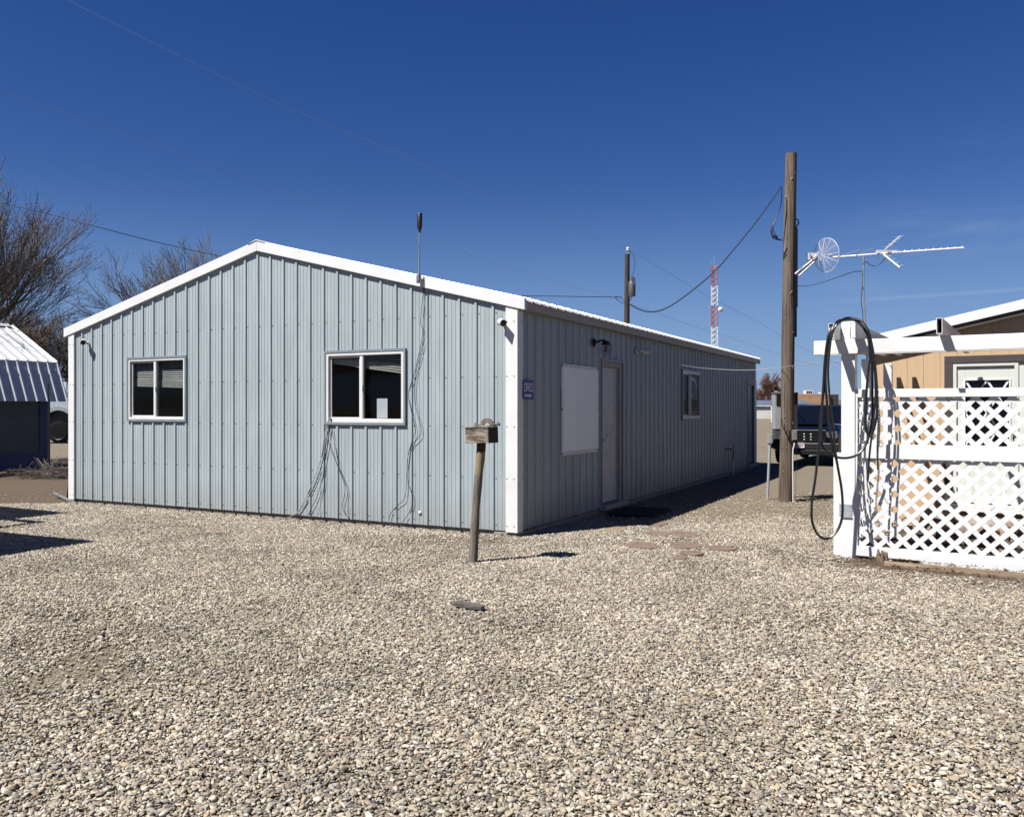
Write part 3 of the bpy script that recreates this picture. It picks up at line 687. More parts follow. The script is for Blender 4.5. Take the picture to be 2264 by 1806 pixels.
# porch lamp
c = B.onX(1309, 758)
l_ = thing('porch_lamp', 'dark bronze wall lamp with clear glass jar above the entry door', 'wall lamp', tuple(B.w(.03, c.y, c.z)), B.a)
mb = MB(); mb.lathe([(0,0),(.06,0),(.058,.015),(.03,.03),(0,.032)], 18, 0, Matrix.Rotation(pi/2, 4, 'Y')); mb.tube(catmull([(.02,0,0),(.07,0,.02),(.13,0,.03),(.17,0,.02),(.18,0,-.0)], 6), .014, 8); mb.build('bracket', M_BRONZE, l_, smooth=True)
T = Matrix.Translation((.19, 0, -.02))
mb = MB(); mb.lathe([(0,.045),(.035,.04),(.05,.03),(.052,.012),(.082,.0),(.084,-.012),(.05,-.014),(0,-.014)], 18, 0, T); mb.build('cap', M_BRONZE, l_, smooth=True)
mb = MB(); mb.lathe([(.05,-.014),(.078,-.04),(.086,-.09),(.078,-.135),(.05,-.165),(.0,-.172)], 18, 0, T); mb.build('jar', glass_mat('jar_glass', (.82,.86,.88)), l_, smooth=True)
mb = MB(); mb.lathe([(.012,-.014),(.014,-.045),(.028,-.075),(.03,-.1),(.018,-.125),(0,-.13)], 12, 0, T); mb.build('bulb', mat('amber_bulb', (.35,.2,.12), .3), l_, smooth=True)
# floodlight
c = B.onX(1404, 776)
f_ = thing('floodlight', 'small white bullet floodlight right of the entry door', 'floodlight', tuple(B.w(.02, c.y, c.z)), B.a)
mb = MB(); mb.lathe([(0,0),(.05,0),(.048,.02),(.02,.03),(.016,.06),(0,.06)], 14, 0, Matrix.Rotation(pi/2, 4, 'Y')); mb.build('base', M_PVC, f_, smooth=True)
mb = MB(); Rr = Matrix.Translation((.09, .05, -.005)) @ Matrix.Rotation(radians(60), 4, 'Z') @ Matrix.Rotation(radians(97), 4, 'Y')
mb.lathe([(0,-.07),(.028,-.065),(.034,0),(.056,.05),(.06,.12),(.052,.122),(.05,.11),(0,.11)], 14, 0, Rr); mb.build('shade', M_PVC, f_, smooth=True)
# doormat + stones
a = B.l(G(1416, 1134)); mb = MB(); Mx = Matrix.Translation((a.x, a.y, .0)) @ Matrix.Rotation(radians(3), 4, 'Z')
mb.box((-.36, -.5, .012), (.36, .5, .032), 0, Mx)
for i in range(12): mb.box((-.33, -.46+i*.08, .032), (.33, -.42+i*.08, .037), 0, Mx)
dm = mb.build('doormat', M_MAT, None, bevel=.006); dm.matrix_world = B.M; tag(dm, 'black rubber doormat lying in the shade outside the entry door', 'doormat')
stones = [((1452,1158), .20,.13, 'reddish flagstone nearest the doormat', 0), ((1451,1181), .20,.12, 'reddish flagstone in the middle row, left of its neighbour', 0), ((1513,1181), .23,.13,'reddish flagstone in the middle row, right of its neighbour',0),
 ((1420,1206), .23,.10,'reddish flagstone at the left end of the third row',0), ((1516,1206), .21,.11,'reddish flagstone in the centre of the third row',0), ((1596,1212), .21,.10,'reddish flagstone at the far right of the path',0),
 ((1530,1223), .16,.09,'reddish flagstone just in front of the third row',0), ((1505,1233), .10,.06,'smallest flagstone, closest to the camera in the path',0), ((1343,1171), .30,.15,'large tan flagstone left of the doormat near the wall',1), ((1385,1158), .15,.06,'thin flagstone half shaded beside the doormat',0)]
for (pp, rx, ry, lb, tt) in stones:
    g = G(*pp); rr = random.Random(int(pp[0])); n = 15; ang = rr.random()*.3-.15
    ph = [rr.random()*6 for _ in range(3)]
    def rad(t): return 1+.10*sin(2*t+ph[0])+.08*sin(3*t+ph[1])+.04*sin(5*t+ph[2])
    mb = MB(); rx *= .72; ry *= 1.75
    rg = [[(rx*s*rad(t)*cos(t), ry*s*rad(t)*sin(t), z) for t in [k*2*pi/n for k in range(n)]] for s, z in ((1,-.03),(1.02,.016),(.95,.024))]
    mb.add(rg[0]+rg[1]+rg[2], [tuple(range(2*n, 3*n))]+[(j*n+i, j*n+(i+1) % n, (j+1)*n+(i+1) % n, (j+1)*n+i) for j in range(2) for i in range(n)])
    so = mb.build('flagstone', M_FLAGT if tt else M_FLAG, None); so.location = (g.x, g.y, -.010); so.rotation_euler = (rr.uniform(-.05,.05), rr.uniform(-.05,.05), ang)
    tag(so, lb, 'flagstone', 'sandstone path by the entry door')
# grey board fragment in gravel
g = G(1037, 1343); mb = MB()
mb.prism([(-.135,-.028),(-.06,-.034),(.06,-.034),(.135,-.028),(.15,.0),(.13,.028),(.02,.036),(-.05,.03),(-.053,.02),(-.065,.036),(-.14,.03)], 2, -.01, .022)
fo = mb.build('wood_fragment', wood_mat('grey_wood_chip', (.10,.09,.08), (.19,.175,.16), (3,20,20)), None, bevel=.003); fo.location = (g.x, g.y, .012); fo.rotation_euler = (0.03, 0, radians(-34)); tag(fo, 'flat grey piece of wood lying on the gravel in front of the mailbox post', 'wood scrap')

# ---------------------------------------------------------------- roof antenna and its cables
c = B.onY(925.5, 616, -.1)
an = thing('wifi_antenna', 'black capped omnidirectional antenna on a thin mast above the roof edge', 'antenna', tuple(B.w(c.x, -.095, 0)), B.a)
zz = lambda py: B.onY(925.5, py, -.1).z
mb = MB(); mb.box((-.032, -.012, zz(626)), (.034, .006, zz(605))); mb.tube([(-.0,-.02,zz(622)),(0.0,-.02,zz(608))], .018, 8); mb.build('bracket', M_GALV, an, bevel=.002)
mb = MB(); mb.tube([(.012,-.02,zz(622)), (.014,-.02,zz(595)), (.02,-.02,zz(548)), (.024,-.02,zz(512))], [.011,.010,.009,.010], 8); mb.build('mast', M_GALV, an, smooth=True)
mb = MB(); mb.lathe([(0,zz(516)),(.014,zz(515)),(.016,zz(511)),(.030,zz(506)),(.033,zz(504)),(.033,zz(474)),(.030,zz(473)),(0,zz(472.5))], 16, 0, Matrix.Translation((.026,-.02,0))); mb.build('radome', M_BLACK, an, smooth=True)
def z4(x, y): return (600+.436*x, 450+.436*y)
def facade_cable(pts, r, m, label, group=None, name='cable', off=.025, foot=False):
    rnd_ = random.Random(len(pts)*7+int(pts[0][0])); out = []
    for i, p in enumerate(pts):
        q = B.onY(*z4(*p), -off); out.append(Vector((q.x, -off-(.03*i/len(pts) if foot else .0)-.005*rnd_.random(), max(q.z, .006))))
    mb = MB(); mb.tube(catmull(out, 6), r*.72, 6)
    o = mb.build(name, m, None, smooth=True); o.matrix_world = B.M; tag(o, label, 'cable', group); return o
cA = [(765,372),(768,405),(771,440),(766,500),(758,600),(768,660),(740,800),(720,880),(697,960),(710,1050),(725,1110),(730,1160),(712,1210),(690,1300),(680,1480),(640,1530),(605,1570),(595,1612)]
cB = [(768,380),(776,450),(778,560),(770,700),(735,850),(725,960),(735,1040),(760,1140),(750,1185),(712,1225),(700,1300),(692,1400),(715,1480),(713,1535),(690,1580),(665,1617)]
facade_cable(cA, .005, M_WIRE, 'black antenna lead looping down the wall right of the right window, ending leftmost', 'antenna leads down the gable wall')
facade_cable(cB, .005, M_WIRE, 'black antenna lead bulging right at mid height before it reaches the gravel', 'antenna leads down the gable wall')
wc = 'cables from the corner of the right window'
facade_cable([(300,1085),(285,1110),(268,1190),(255,1280),(215,1400),(150,1540),(110,1580),(70,1597)], .0075, M_WIREW, 'pale thick cable reaching farthest left on the gravel below the right window', wc)
facade_cable([(302,1088),(290,1115),(275,1200),(262,1290),(230,1390),(190,1480),(150,1545),(125,1576)], .006, M_WIREG, 'pale cable running just inside the leftmost one below the right window', wc)
facade_cable([(304,1090),(300,1120),(290,1190),(268,1320),(262,1380),(230,1490),(205,1540),(188,1578)], .005, M_WIRE, 'black cable with a join, falling left below the right window', wc)
facade_cable([(303,1092),(290,1200),(270,1320),(270,1400),(255,1500),(238,1583)], .0035, M_WIRE, 'thin straight black cable between the left and right bunches under the window', wc)
facade_cable([(305,1092),(290,1200),(325,1300),(360,1390),(375,1450),(362,1530),(375,1570),(400,1600)], .005, M_WIRE, 'black cable swinging right below the window, inner of the two', wc)
facade_cable([(307,1090),(308,1140),(325,1230),(345,1340),(380,1430),(390,1500),(388,1560),(400,1603)], .0045, M_WIRE, 'black cable swinging right below the window, outer of the two', wc)

# ---------------------------------------------------------------- mailbox on a leaning post
MBX = G(1045, 1243); pb = MBX
mt = thing('mailbox', 'weathered wooden mailbox with scalloped top on a leaning round post', 'mailbox', (pb.x, pb.y, 0), B.a)
tp = mt_l = Vector((.095*.887, .095*.46, 1.235))
mb = MB(); k = 22; pts = []; rs = []
for i in range(k+1):
    t = i/k; bend = .018*sin(pi*t)
    pts.append(Vector((tp.x*t-bend*.6, tp.y*t, -.05+(1.235+.05)*t))); rs.append(.044-.002*t+.003*sin(9*t)+.002*sin(23*t))
i1 = int(k*.76); i2 = int(k*.93)
mb.tube(pts[:i1+1], rs[:i1+1], 16, 0); mb.tube(pts[i1:i2+1], [r*.985 for r in rs[i1:i2+1]], 16, 1); mb.tube(pts[i2:], rs[i2:], 16, 2)
mb.build('post', [M_POST, M_BARE, M_POLED], mt, smooth=True)
# box: long axis along local x
bx = Matrix.Translation((tp.x+.034, tp.y-.01, 1.225)) @ Matrix.Rotation(radians(-2), 4, 'Y')
L0, L1, Wd, h0 = -.165, .105, .095, .145
mb = MB(); mb.box((L0, -Wd, .0), (L1-.012, -Wd+.016, h0-.012), 0, bx); mb.box((L0, Wd-.016, .0), (L1-.012, Wd, h0-.012), 0, bx)
mb.box((L0-.004, -Wd-.004, -.018), (L1-.006, Wd+.004, -.0005), 0, bx); mb.box((L0, -Wd+.016, 0), (L0+.016, Wd-.016, h0-.014), 0, bx)
mb.build('box', M_BOXW, mt, bevel=.002)
mb = MB(); mb.box((L1-.0115, -Wd-.002, -.022), (L1, Wd+.002, h0-.006), 0, bx); fdo = mb.build('door', wood_mat('shaded_door_wood', (.035,.03,.025), (.08,.065,.05), (3,9,22)), mt)  # door wood darkened to paint in the shade on this face
bxd = bx @ Matrix(((0,0,1,L1+.001),(1,0,0,0),(0,1,0,.065),(0,0,0,1)))
text_mesh('10', wood_mat('carved_numerals', (.14,.08,.05), (.22,.14,.10), (3,9,22)), fdo, bxd, .085, .075, 'numerals', .01)
mb = MB(); mb.prism([(L0-.012, h0-.011), (L1+.024, h0+.002), (L1+.024, h0+.014), (L0-.012, h0+.0)], 1, -Wd-.012, Wd+.014, 0, bx)
mb.build('lid', M_BOXW, mt, bevel=.002)
sc_ = []; n = 40     # scalloped crest board along the door side, viewed from the front
for i in range(n+1):
    t = i/n; y = -.13+.26*t
    e = .055*max(0, 1-((t-.5)/.26)**2)**.6 + .018 + .016*max(0, 1-((abs(t-.5)-.44)/.07)**2)
    sc_.append((y, e))
inner = [(.035*cos(a_), .026*sin(a_)) for a_ in [k*pi/10 for k in range(11)]]
mb = MB(); base = h0+.016
top = sc_; bx2 = bx @ Matrix.Translation(((L0+L1)/2+.015, Wd-.005, base-.012)) @ Matrix.Rotation(radians(-90), 4, 'Z') @ Matrix.Diagonal((1, -1.12, 1.2, 1))
def arc_at(y): return .027*sqrt(max(0, 1-(y/.034)**2)) if abs(y) < .034 else 0
ys = sorted(set([p[0] for p in sc_]+[-.034,.034]))
def eval_top(y):
    t = (y+.13)/.26; return .055*max(0, 1-((t-.5)/.26)**2)**.6 + .018 + .016*max(0, 1-((abs(t-.5)-.44)/.07)**2)
for ya, yb in zip(ys[:-1], ys[1:]):
    a0, a1 = arc_at(ya), arc_at(yb); b0, b1 = eval_top(ya)*.9, eval_top(yb)*.9
    mb.prism([(ya, a0), (yb, a1), (yb, max(b1, a1+.005)), (ya, max(b0, a0+.005))], 0, -.009, .009, 0, bx2)
mb.build('crest', M_POST, mt)

# ---------------------------------------------------------------- main wooden pole with panels
pb = G(1736.5, 1107); PD = pb.y
ptop = P(1749, 340, PD)
po = thing('wooden_pole', 'tall weathered round wooden pole with knots between office and fence', 'utility pole', (pb.x, pb.y, 0))
tx = ptop.x - pb.x
mb = MB(); pts = []; rs = []; k = 60
for i in range(k+1):
    t = i/k; z = -.1+(ptop.z+.1)*t; pts.append(Vector((tx*t+.006*sin(7*t), 0, z))); rs.append((.115*(1-t)+.0925*t)*(1+.02*sin(17*t)+.012*sin(41*t)))
mb.tube(pts, rs, 28)
rk = random.Random(12)
for i in range(30):
    z = rk.uniform(.3, 5.6); t = z/ptop.z; a = rk.uniform(pi, 2*pi); r = .115*(1-t)+.0925*t
    c = Vector((tx*t+cos(a)*r*.96, sin(a)*r*.96, z)); s = rk.uniform(.012, .024)
    mb.lathe([(0,-s*.6),(s*.7,-s*.4),(s,0),(s*.6,s*.5),(0,s*.7)], 8, 1, Matrix.Translation(c) @ Matrix.Rotation(a, 4, 'Z') @ Matrix.Rotation(pi/2, 4, 'Y') @ Matrix.Diagonal((1.5,.9,1,1)))
mb.build('shaft', [M_POLE, M_POST], po, smooth=True)
def lp(px, py, dy=0.0): q = P(px, py, PD+dy); return Vector((q.x-pb.x, dy, q.z))
mb = MB(); mb.box((lp(1757,0).x-.0, -.02, lp(0,640).z-.3), (lp(1763,0).x, .05, lp(0,505).z)); a_ = lp(1760.5, 490); mb.tube([lp(1759,505), lp(1762,500), lp(1766,493), lp(1764,486), lp(1758,484)], .012, 6)
mb.box((lp(1757,0).x, .0, lp(0,705).z-.3), (lp(1762,0).x, .05, lp(0,668).z)); mb.build('conduit_cover', M_DARKBOX, po)
mb = MB(); mb.tube(catmull([lp(1728,925,-.12), lp(1731,945,-.13), lp(1738,955,-.13), lp(1744,975,-.12), lp(1747,972,-.115)], 6), .008, 6); mb.tube([lp(1744,950,-.12), lp(1745,972,-.12)], .006, 6); mb.build('strap', M_BLACK, po)
# meter cabinet behind the pole
mc = thing('meter_cabinet', 'light grey electric meter cabinet mounted behind the wooden pole', 'meter cabinet', (pb.x, pb.y+.2, 0))
q = lambda px, py: P(px, py, pb.y+.2)
def rel(v): return v - Vector((pb.x, pb.y+.2, 0))
a = rel(q(1712.6, 870)); c = rel(q(1763, 949)); a2 = rel(q(1713.5, 949)); c2 = rel(q(1758, 971))
mb = MB(); mb.box((a.x, 0, c.z), (c.x, .16, a.z)); mb.build('cabinet', M_GREYBOX, mc, bevel=.006)
mb = MB(); mb.box((a2.x, .01, c2.z), (c2.x, .15, c.z-.001)); mb.build('lower_box', M_DARKBOX, mc, bevel=.005)
mb = MB(); mb.box((a.x-.01,-.01,a.z),(c.x+.01,.17,a.z+.02)); mb.tube([(a.x+.06,.08,a.z+.02),(a.x+.06,.08,a.z+.05)], .04, 10); mb.build('cap', M_GALV, mc)
wa = rel(q(1716.5, 871)); wb = rel(q(1727, 896)); mb = MB(); mb.box((wa.x, -.012, wb.z), (wb.x+.05, -.001, wa.z-.01)); mb.build('meter_window', M_BLACK, mc)
mb = MB(); mb.box((rel(q(1757,0)).x, -.012, rel(q(0,895)).z), (rel(q(1763.5,0)).x, -.001, rel(q(0,868)).z)); mb.build('vent', M_BLACK, mc)
# left conduit and junction
gl = G(1696.5, 1102); ju = P(1702, 980, gl.y)
cl = thing('conduit_riser', 'grey conduit with junction box standing left of the wooden pole', 'conduit', (gl.x, gl.y, 0))
mb = MB(); mb.tube([(0,0,-.05),(ju.x-gl.x, 0, ju.z)], .0235, 12); mb.build('pipe', M_GREYBOX, cl, smooth=True)
mb = MB(); jt_ = P(1702.3, 960, gl.y); mb.box((ju.x-gl.x-.036, -.035, ju.z), (ju.x-gl.x+.036, .035, jt_.z)); mb.tube([(ju.x-gl.x+.03, 0, jt_.z-.03),(ju.x-gl.x+.12, .05, jt_.z-.03)], .016, 8); mb.build('junction_box', M_GREYBOX, cl, bevel=.005)
mb = MB(); mb.tube([(ju.x-gl.x,0,ju.z-.02),(ju.x-gl.x,0,ju.z+.005)], .031, 12); mb.build('coupling', M_GALV, cl)
gr = G(1753.5, 1110); cr_ = thing('outlet_riser', 'white conduit with metal outlet box on the right side of the wooden pole', 'conduit', (gr.x, gr.y, 0))
def rg(px, py): v = P(px, py, gr.y); return Vector((v.x-gr.x, 0, v.z))
mb = MB(); mb.tube(catmull([(0,0,-.03), rg(1753,1060), rg(1753,1000), rg(1755,988), rg(1757,978)], 5), .0115, 8); mb.build('pipe', M_PVC, cr_, smooth=True)
mb = MB(); b0, b1 = rg(1751.8, 973), rg(1761.5, 950); mb.box((b0.x, -.03, b0.z), (b1.x, .035, b1.z)); mb.box((b0.x+.01, -.045, b0.z+.01), (b1.x-.008, -.03, b1.z-.01)); mb.build('outlet_box', M_GALV, cr_, bevel=.005)
mb = MB(); mb.tube([rg(1759,975), rg(1761,1030), rg(1758,1105)], .003, 5); mb.build('ground_wire', M_WIRE, cr_)

# grid dish on the pole
dc = P(1827, 564.5, PD+.12); di = thing('grid_dish', 'round white wire grid dish on an arm from the wooden pole', 'dish antenna', tuple(dc))
nrm = Vector((.90, .41, .10)).normalized(); Rd = nrm.to_track_quat('Z', 'Y').to_matrix().to_4x4()
R_, dep = .286, .075
def dp_(r, a): return Rd @ Vector((r*R_*cos(a), r*R_*sin(a), dep*(r*r-1)))
mb = MB(); mb.tube([dp_(1, 2*pi*i/40) for i in range(41)], .005, 6); mb.build('rim', M_WHITE, di)
mb = MB()
for j in range(12): mb.tube([dp_(.06+.94*i/8, 2*pi*j/12) for i in range(9)], .0035, 5)
mb.build('ribs', M_WHITE, di)
mb = MB()
for j in range(1, 24): mb.tube([dp_(j/24, 2*pi*i/32) for i in range(33)], .00075, 3, cap=False)
for j in range(96): mb.tube([dp_(.3+.7*i/5, 2*pi*j/96) for i in range(6)], .0006, 3, cap=False)
mb.build('mesh_grid', M_WHITE, di)
mb = MB(); mb.tube([Rd @ Vector((0,0,-dep)), Rd @ Vector((0,0,.08))], .009, 8); mb.tube([Rd @ Vector((0,0,.07)), Rd @ Vector((0,0,.11))], .022, 10); mb.build('feed', M_WHITE, di)
hb = P(1805, 564, PD-.05)-dc; mb = MB(); mb.box((hb.x-.09, -.03, hb.z-.06), (hb.x+.08, .05, hb.z+.06)); mb.tube([(hb.x-.06,-.05,hb.z+.03),(hb.x+.0,-.05,hb.z-.03),(hb.x+.05,-.05,hb.z+.03)], .012, 6); mb.build('bracket', M_WHITE, di, bevel=.006)
mb = MB(); pa_ = P(1758, 607, PD-.05)-dc; pe_ = P(1799, 574, PD-.05)-dc
mb.tube([pa_, pe_], .027, 10); mb.tube([pa_+Vector((.05,-.03,-.03)), pe_+Vector((0,-.03,-.04))], .014, 6); mb.build('arm', M_GALV, di, smooth=True)
mb = MB(); mb.tube(catmull([P(1793,556,PD-.1)-dc, P(1791,562,PD-.1)-dc, P(1792,575,PD-.1)-dc, P(1780,585,PD-.1)-dc, P(1765,600,PD-.1)-dc], 5), .005, 5); mb.build('lead', M_WIRE, di)

# ---------------------------------------------------------------- utility pole with transformer, wires, tower
ub = P(1384.5, 903, 46); up = thing('transformer_pole', 'dark utility pole with a transformer rising behind the office roof', 'utility pole', (ub.x, 46, 0))
uq = lambda px, py, dy=0: P(px, py, 46+dy) - Vector((ub.x, 46, 0))
mb = MB(); mb.tube([(0,0,0), (uq(1386,700).x,0,uq(0,700).z), (uq(1387,562).x, 0, uq(0,562).z)], [.17,.15,.13], 14); mb.build('shaft', M_POLED, up, smooth=True)
mb = MB(); mb.lathe([(0,-.42),(.19,-.42),(.2,-.3),(.2,.3),(.17,.36),(0,.38)], 16, 0, Matrix.Translation(uq(1397, 638, -.1))); mb.build('transformer', M_DARKBOX, up, smooth=True)
mb = MB(); mb.tube([uq(1399,624,-.2), uq(1398,612,-.2)], .07, 8); mb.tube([uq(1403,630,-.3), uq(1402,614,-.3)], .05, 8); mb.build('bushing', M_DARKBOX, up)
mb = MB(); mb.lathe([(0,0),(.03,0),(.03,.18),(.1,.2),(.11,.25),(.07,.3),(.1,.33),(.06,.4),(0,.4)], 12, 0, Matrix.Translation(uq(1388, 563))); mb.build('insulator', M_PORC, up, smooth=True)
mb = MB(); mb.tube(catmull([uq(1388,552), uq(1400,563,-.1), uq(1404,580,-.2), uq(1402,595,-.2), uq(1399,610,-.2)], 6), .012, 5); mb.build('jumper', M_WIRE, up)
mb = MB(); mb.tube(catmull([uq(1357,656), uq(1366,664), uq(1374,669), uq(1381,671)], 5), .015, 5); mb.tube(catmull([uq(1360,655), uq(1369,657), uq(1377,662), uq(1382,668)], 5), .012, 5); mb.build('jumper', M_WIRE, up)
mb = MB(); mb.tube(catmull([uq(1398,652), uq(1395,660), uq(1391,665)], 5), .02, 5); mb.build('jumper', M_WIRE, up)
def wire(pts, r, m, label, name='power_line', group=None, k=8, n=5):
    mb = MB(); mb.tube(catmull([P(*p) for p in pts], k), r, n); o = mb.build(name, m, None); tag(o, label, 'wire', group); return o
def D(x, y, d): return (x*1.05, y*1.05, d)
wire([D(120,-10,30), D(300,80,31.5), D(500,178,34), D(700,267,37), D(830,320,39), D(1000,400,41), D(1180,473,44), D(1322,525,46)], .009, M_ALUW, 'upper faint line crossing the sky to the top of the dark utility pole', group='overhead lines')
wire([D(1322,525,46), D(1400,570,50), D(1500,629,56), D(1600,680,63), D(1710,742,72), D(1900,820,90)], .009, M_ALUW, 'line running right from the utility pole top behind the red and white tower', group='overhead lines')
wire([D(-20,186,28), D(200,262,31), D(400,334,34), D(560,395,37), D(740,452,39.5), D(900,505,41.5), D(1100,572,44), D(1316,633,46)], .008, M_ALUW, 'lower faint line crossing the sky above the office roof', group='overhead lines')
wire([D(1320,638,46), D(1450,683,52), D(1560,718,60), D(1690,762,72), D(1850,800,90)], .008, M_ALUW, 'lower line running right from the utility pole towards the wooden pole', group='overhead lines')
wire([D(-30,420,38), D(100,450,38.5), D(220,482,39), D(330,510,40), D(470,541,41), D(640,572,42), D(850,603,43), D(1050,621,44.5), D(1180,624,45.5), D(1310,626,46)], .019, M_WIRE, 'twisted black service drop passing behind the office gable', 'service_drop')
pts = [(1389,671),(1409,682),(1430.5,689),(1454,688),(1478,679),(1507.6,660),(1533,640.6),(1557,621),(1584.7,596),(1616,559.5),(1649,520),(1690,467),(1728,412)]
dd_ = [46,43.5,41,38.5,36,33,30.5,28,25,22,19.5,16.8,PD]
mb = MB(); cc = catmull([P(p[0], p[1], d) for p, d in zip(pts, dd_)], 14)
for ph in (0, 2.1, 4.2):
    mb.tube([c+Vector((0, sin(i*.9+ph), cos(i*.9+ph)))*.010*(c.y/20+.3) for i, c in enumerate(cc)], [.0055*(c.y/20+.4) for c in cc], 5)
sd = mb.build('service_drop', M_WIRE, None); tag(sd, 'twisted black cable sagging from the transformer to the wooden pole', 'wire')
mb = MB()
for k2, pp in enumerate(([(1728,412),(1728,440),(1724,462),(1714,486),(1706,502),(1705,517),(1711,528),(1731,532)], [(1728,415),(1726,450),(1716,485),(1709,500),(1712,515),(1721,529),(1731,525)], [(1706,505),(1708,518),(1716,527),(1724,530)])):
    mb.tube(catmull([P(a_, b2, PD-.12-.02*k2) for a_, b2 in pp], 6), .008, 6)
mb.tube([P(1709,523,PD-.14), P(1719,524,PD-.14)], .022, 8)
dl = mb.build('drip_loop', M_WIRE, None, smooth=True); tag(dl, 'black drip loop of spliced cable hanging left of the wooden pole top', 'cable')
# white line from side wall to pole and on to the pergola
a = B.w(*B.onX(1439, 792)); b3 = P(1729, 812, PD-.13); mb = MB()
mb.tube(catmull([a, P(1480,802,15.2), P(1545,813,15.4), P(1620,818,15.2), P(1673,817.5,14.9), b3, P(1760,808,12.6), P(1800,804,10.8), P(1868,797,9.1)], 8), .0045, 5)
wl_ = mb.build('clothesline', M_WIREG, None); tag(wl_, 'thin white line strung from the office side wall past the wooden pole', 'wire')
# lattice radio tower
tb = P(1579, 903, 200); tw = thing('radio_tower', 'distant red and white lattice radio tower', 'radio tower', (tb.x, 200, 0))
zt = P(0, 587, 200).z; bands = [(0,0),(765,1),(676+44,1),(720,0),(676,1),(632,0),(587,0)]
def tower_section(za, zb, m, nm):
    mb = MB(); hw = .72; c3 = [Vector((-hw, -.4, 0)), Vector((hw, -.4, 0)), Vector((0, .85, 0))]
    for c in c3: mb.tube([c+Vector((0,0,za)), c+Vector((0,0,zb))], .10, 5)
    n = max(1, int(round((zb-za)/1.25))); h = (zb-za)/n
    for i in range(n):
        for a_, b_2 in ((0,1),(1,2),(2,0)):
            mb.tube([c3[a_]+Vector((0,0,za+i*h)), c3[b_2]+Vector((0,0,za+(i+1)*h))], .055, 4); mb.tube([c3[b_2]+Vector((0,0,za+i*h)), c3[a_]+Vector((0,0,za+(i+1)*h))], .055, 4)
    mb.build(nm, m, tw)
zs = [P(0, y, 200).z for y in (587, 632, 676, 723, 768)]
tower_section(zs[1], zs[0], M_RED, 'red_section'); tower_section(zs[2], zs[1], M_TWHITE, 'white_section'); tower_section(zs[3], zs[2], M_RED, 'red_section'); tower_section(zs[4], zs[3], M_TWHITE, 'white_section'); tower_section(0, zs[4], M_RED, 'red_section')
mb = MB(); mb.lathe([(0,0),(.55,.1),(.6,.3),(.3,.55),(0,.6)], 14, 0, Matrix.Translation((1.35, -.3, P(0,685,200).z)) @ Matrix.Rotation(pi/2, 4, 'X')); mb.build('dish', M_TWHITE, tw, smooth=True)
mb = MB(); mb.tube([(0,0,zt),(0,0,zt+2.2)], .05, 5); mb.tube([(-.6,0,zt),(-.6,0,zt+.9)], .04, 5); mb.build('whip', M_GREYBOX, tw)

# ---------------------------------------------------------------- white vinyl fence / pergola (frame FN)
FP = thing('pergola_fence', 'white vinyl pergola with lattice fence panels in front of the tan house', 'pergola', (FN.o.x, FN.o.y, 0), FN.a)
PW = .137
def post(x, y, z1, w=PW, cap=True, z0=-.06):
    mb = MB(); mb.box((x-w/2, y-w/2, z0), (x+w/2, y+w/2, z1)); o = mb.build('post', M_FENCEV, FP, bevel=.006); return o
post(-PW/2, PW/2, 2.47)
mb = MB(); x_, y_ = -PW/2, PW/2; w_ = PW/2+.008
mb.box((x_-w_, y_-w_, 2.470), (x_+w_, y_+w_, 2.49)); mb.prism([(-w_+x_, 2.49), (w_+x_, 2.49), (x_+.01, 2.505), (x_-.01, 2.505)], 1, y_-w_, y_+w_); mb.build('post_cap', M_FENCEV, FP, bevel=.003)
post(-PW/2, 1.15, 2.12, .115); post(-PW/2+.05, 2.35, 2.12, .10); post(3.3, PW/2, 2.47)
# beams (pair, either side of the posts)
mb = MB(); mb.box((-.405, -.045, 2.118), (3.6, -.002, 2.262)); mb.build('beam', M_FENCEV, FP, bevel=.004)
mb = MB(); mb.box((-.355, PW+.002, 2.118), (3.6, PW+.045, 2.262)); mb.build('beam', M_FENCEV, FP, bevel=.004)
def rafter(x, y0=-.35, y1=3.12, chambers=1, w=.052, closed=False):
    z0, z1, t = 2.264, 2.415, .005; mb = MB()
    mb.box((x-w/2, y0, z0), (x-w/2+t, y1, z1)); mb.box((x+w/2-t, y0, z0), (x+w/2, y1, z1)); mb.box((x-w/2+t, y0, z0), (x+w/2-t, y1, z0+t)); mb.box((x-w/2+t, y0, z1-t), (x+w/2-t, y1, z1))
    for i in range(1, chambers): mb.box((x-w/2+t, y0, z0+(z1-z0)*i/chambers-.003), (x+w/2-t, y1, z0+(z1-z0)*i/chambers+.003))
    if closed: mb.box((x-w/2+t, y0+.002, z0+t), (x+w/2-t, y0+.006, z1-t))
    return mb.build('rafter', M_FENCEV, FP)
rafter(-.137-.03, chambers=3); rafter(.03, y0=-.30, closed=True); rafter(.82); rafter(1.62); rafter(2.42)
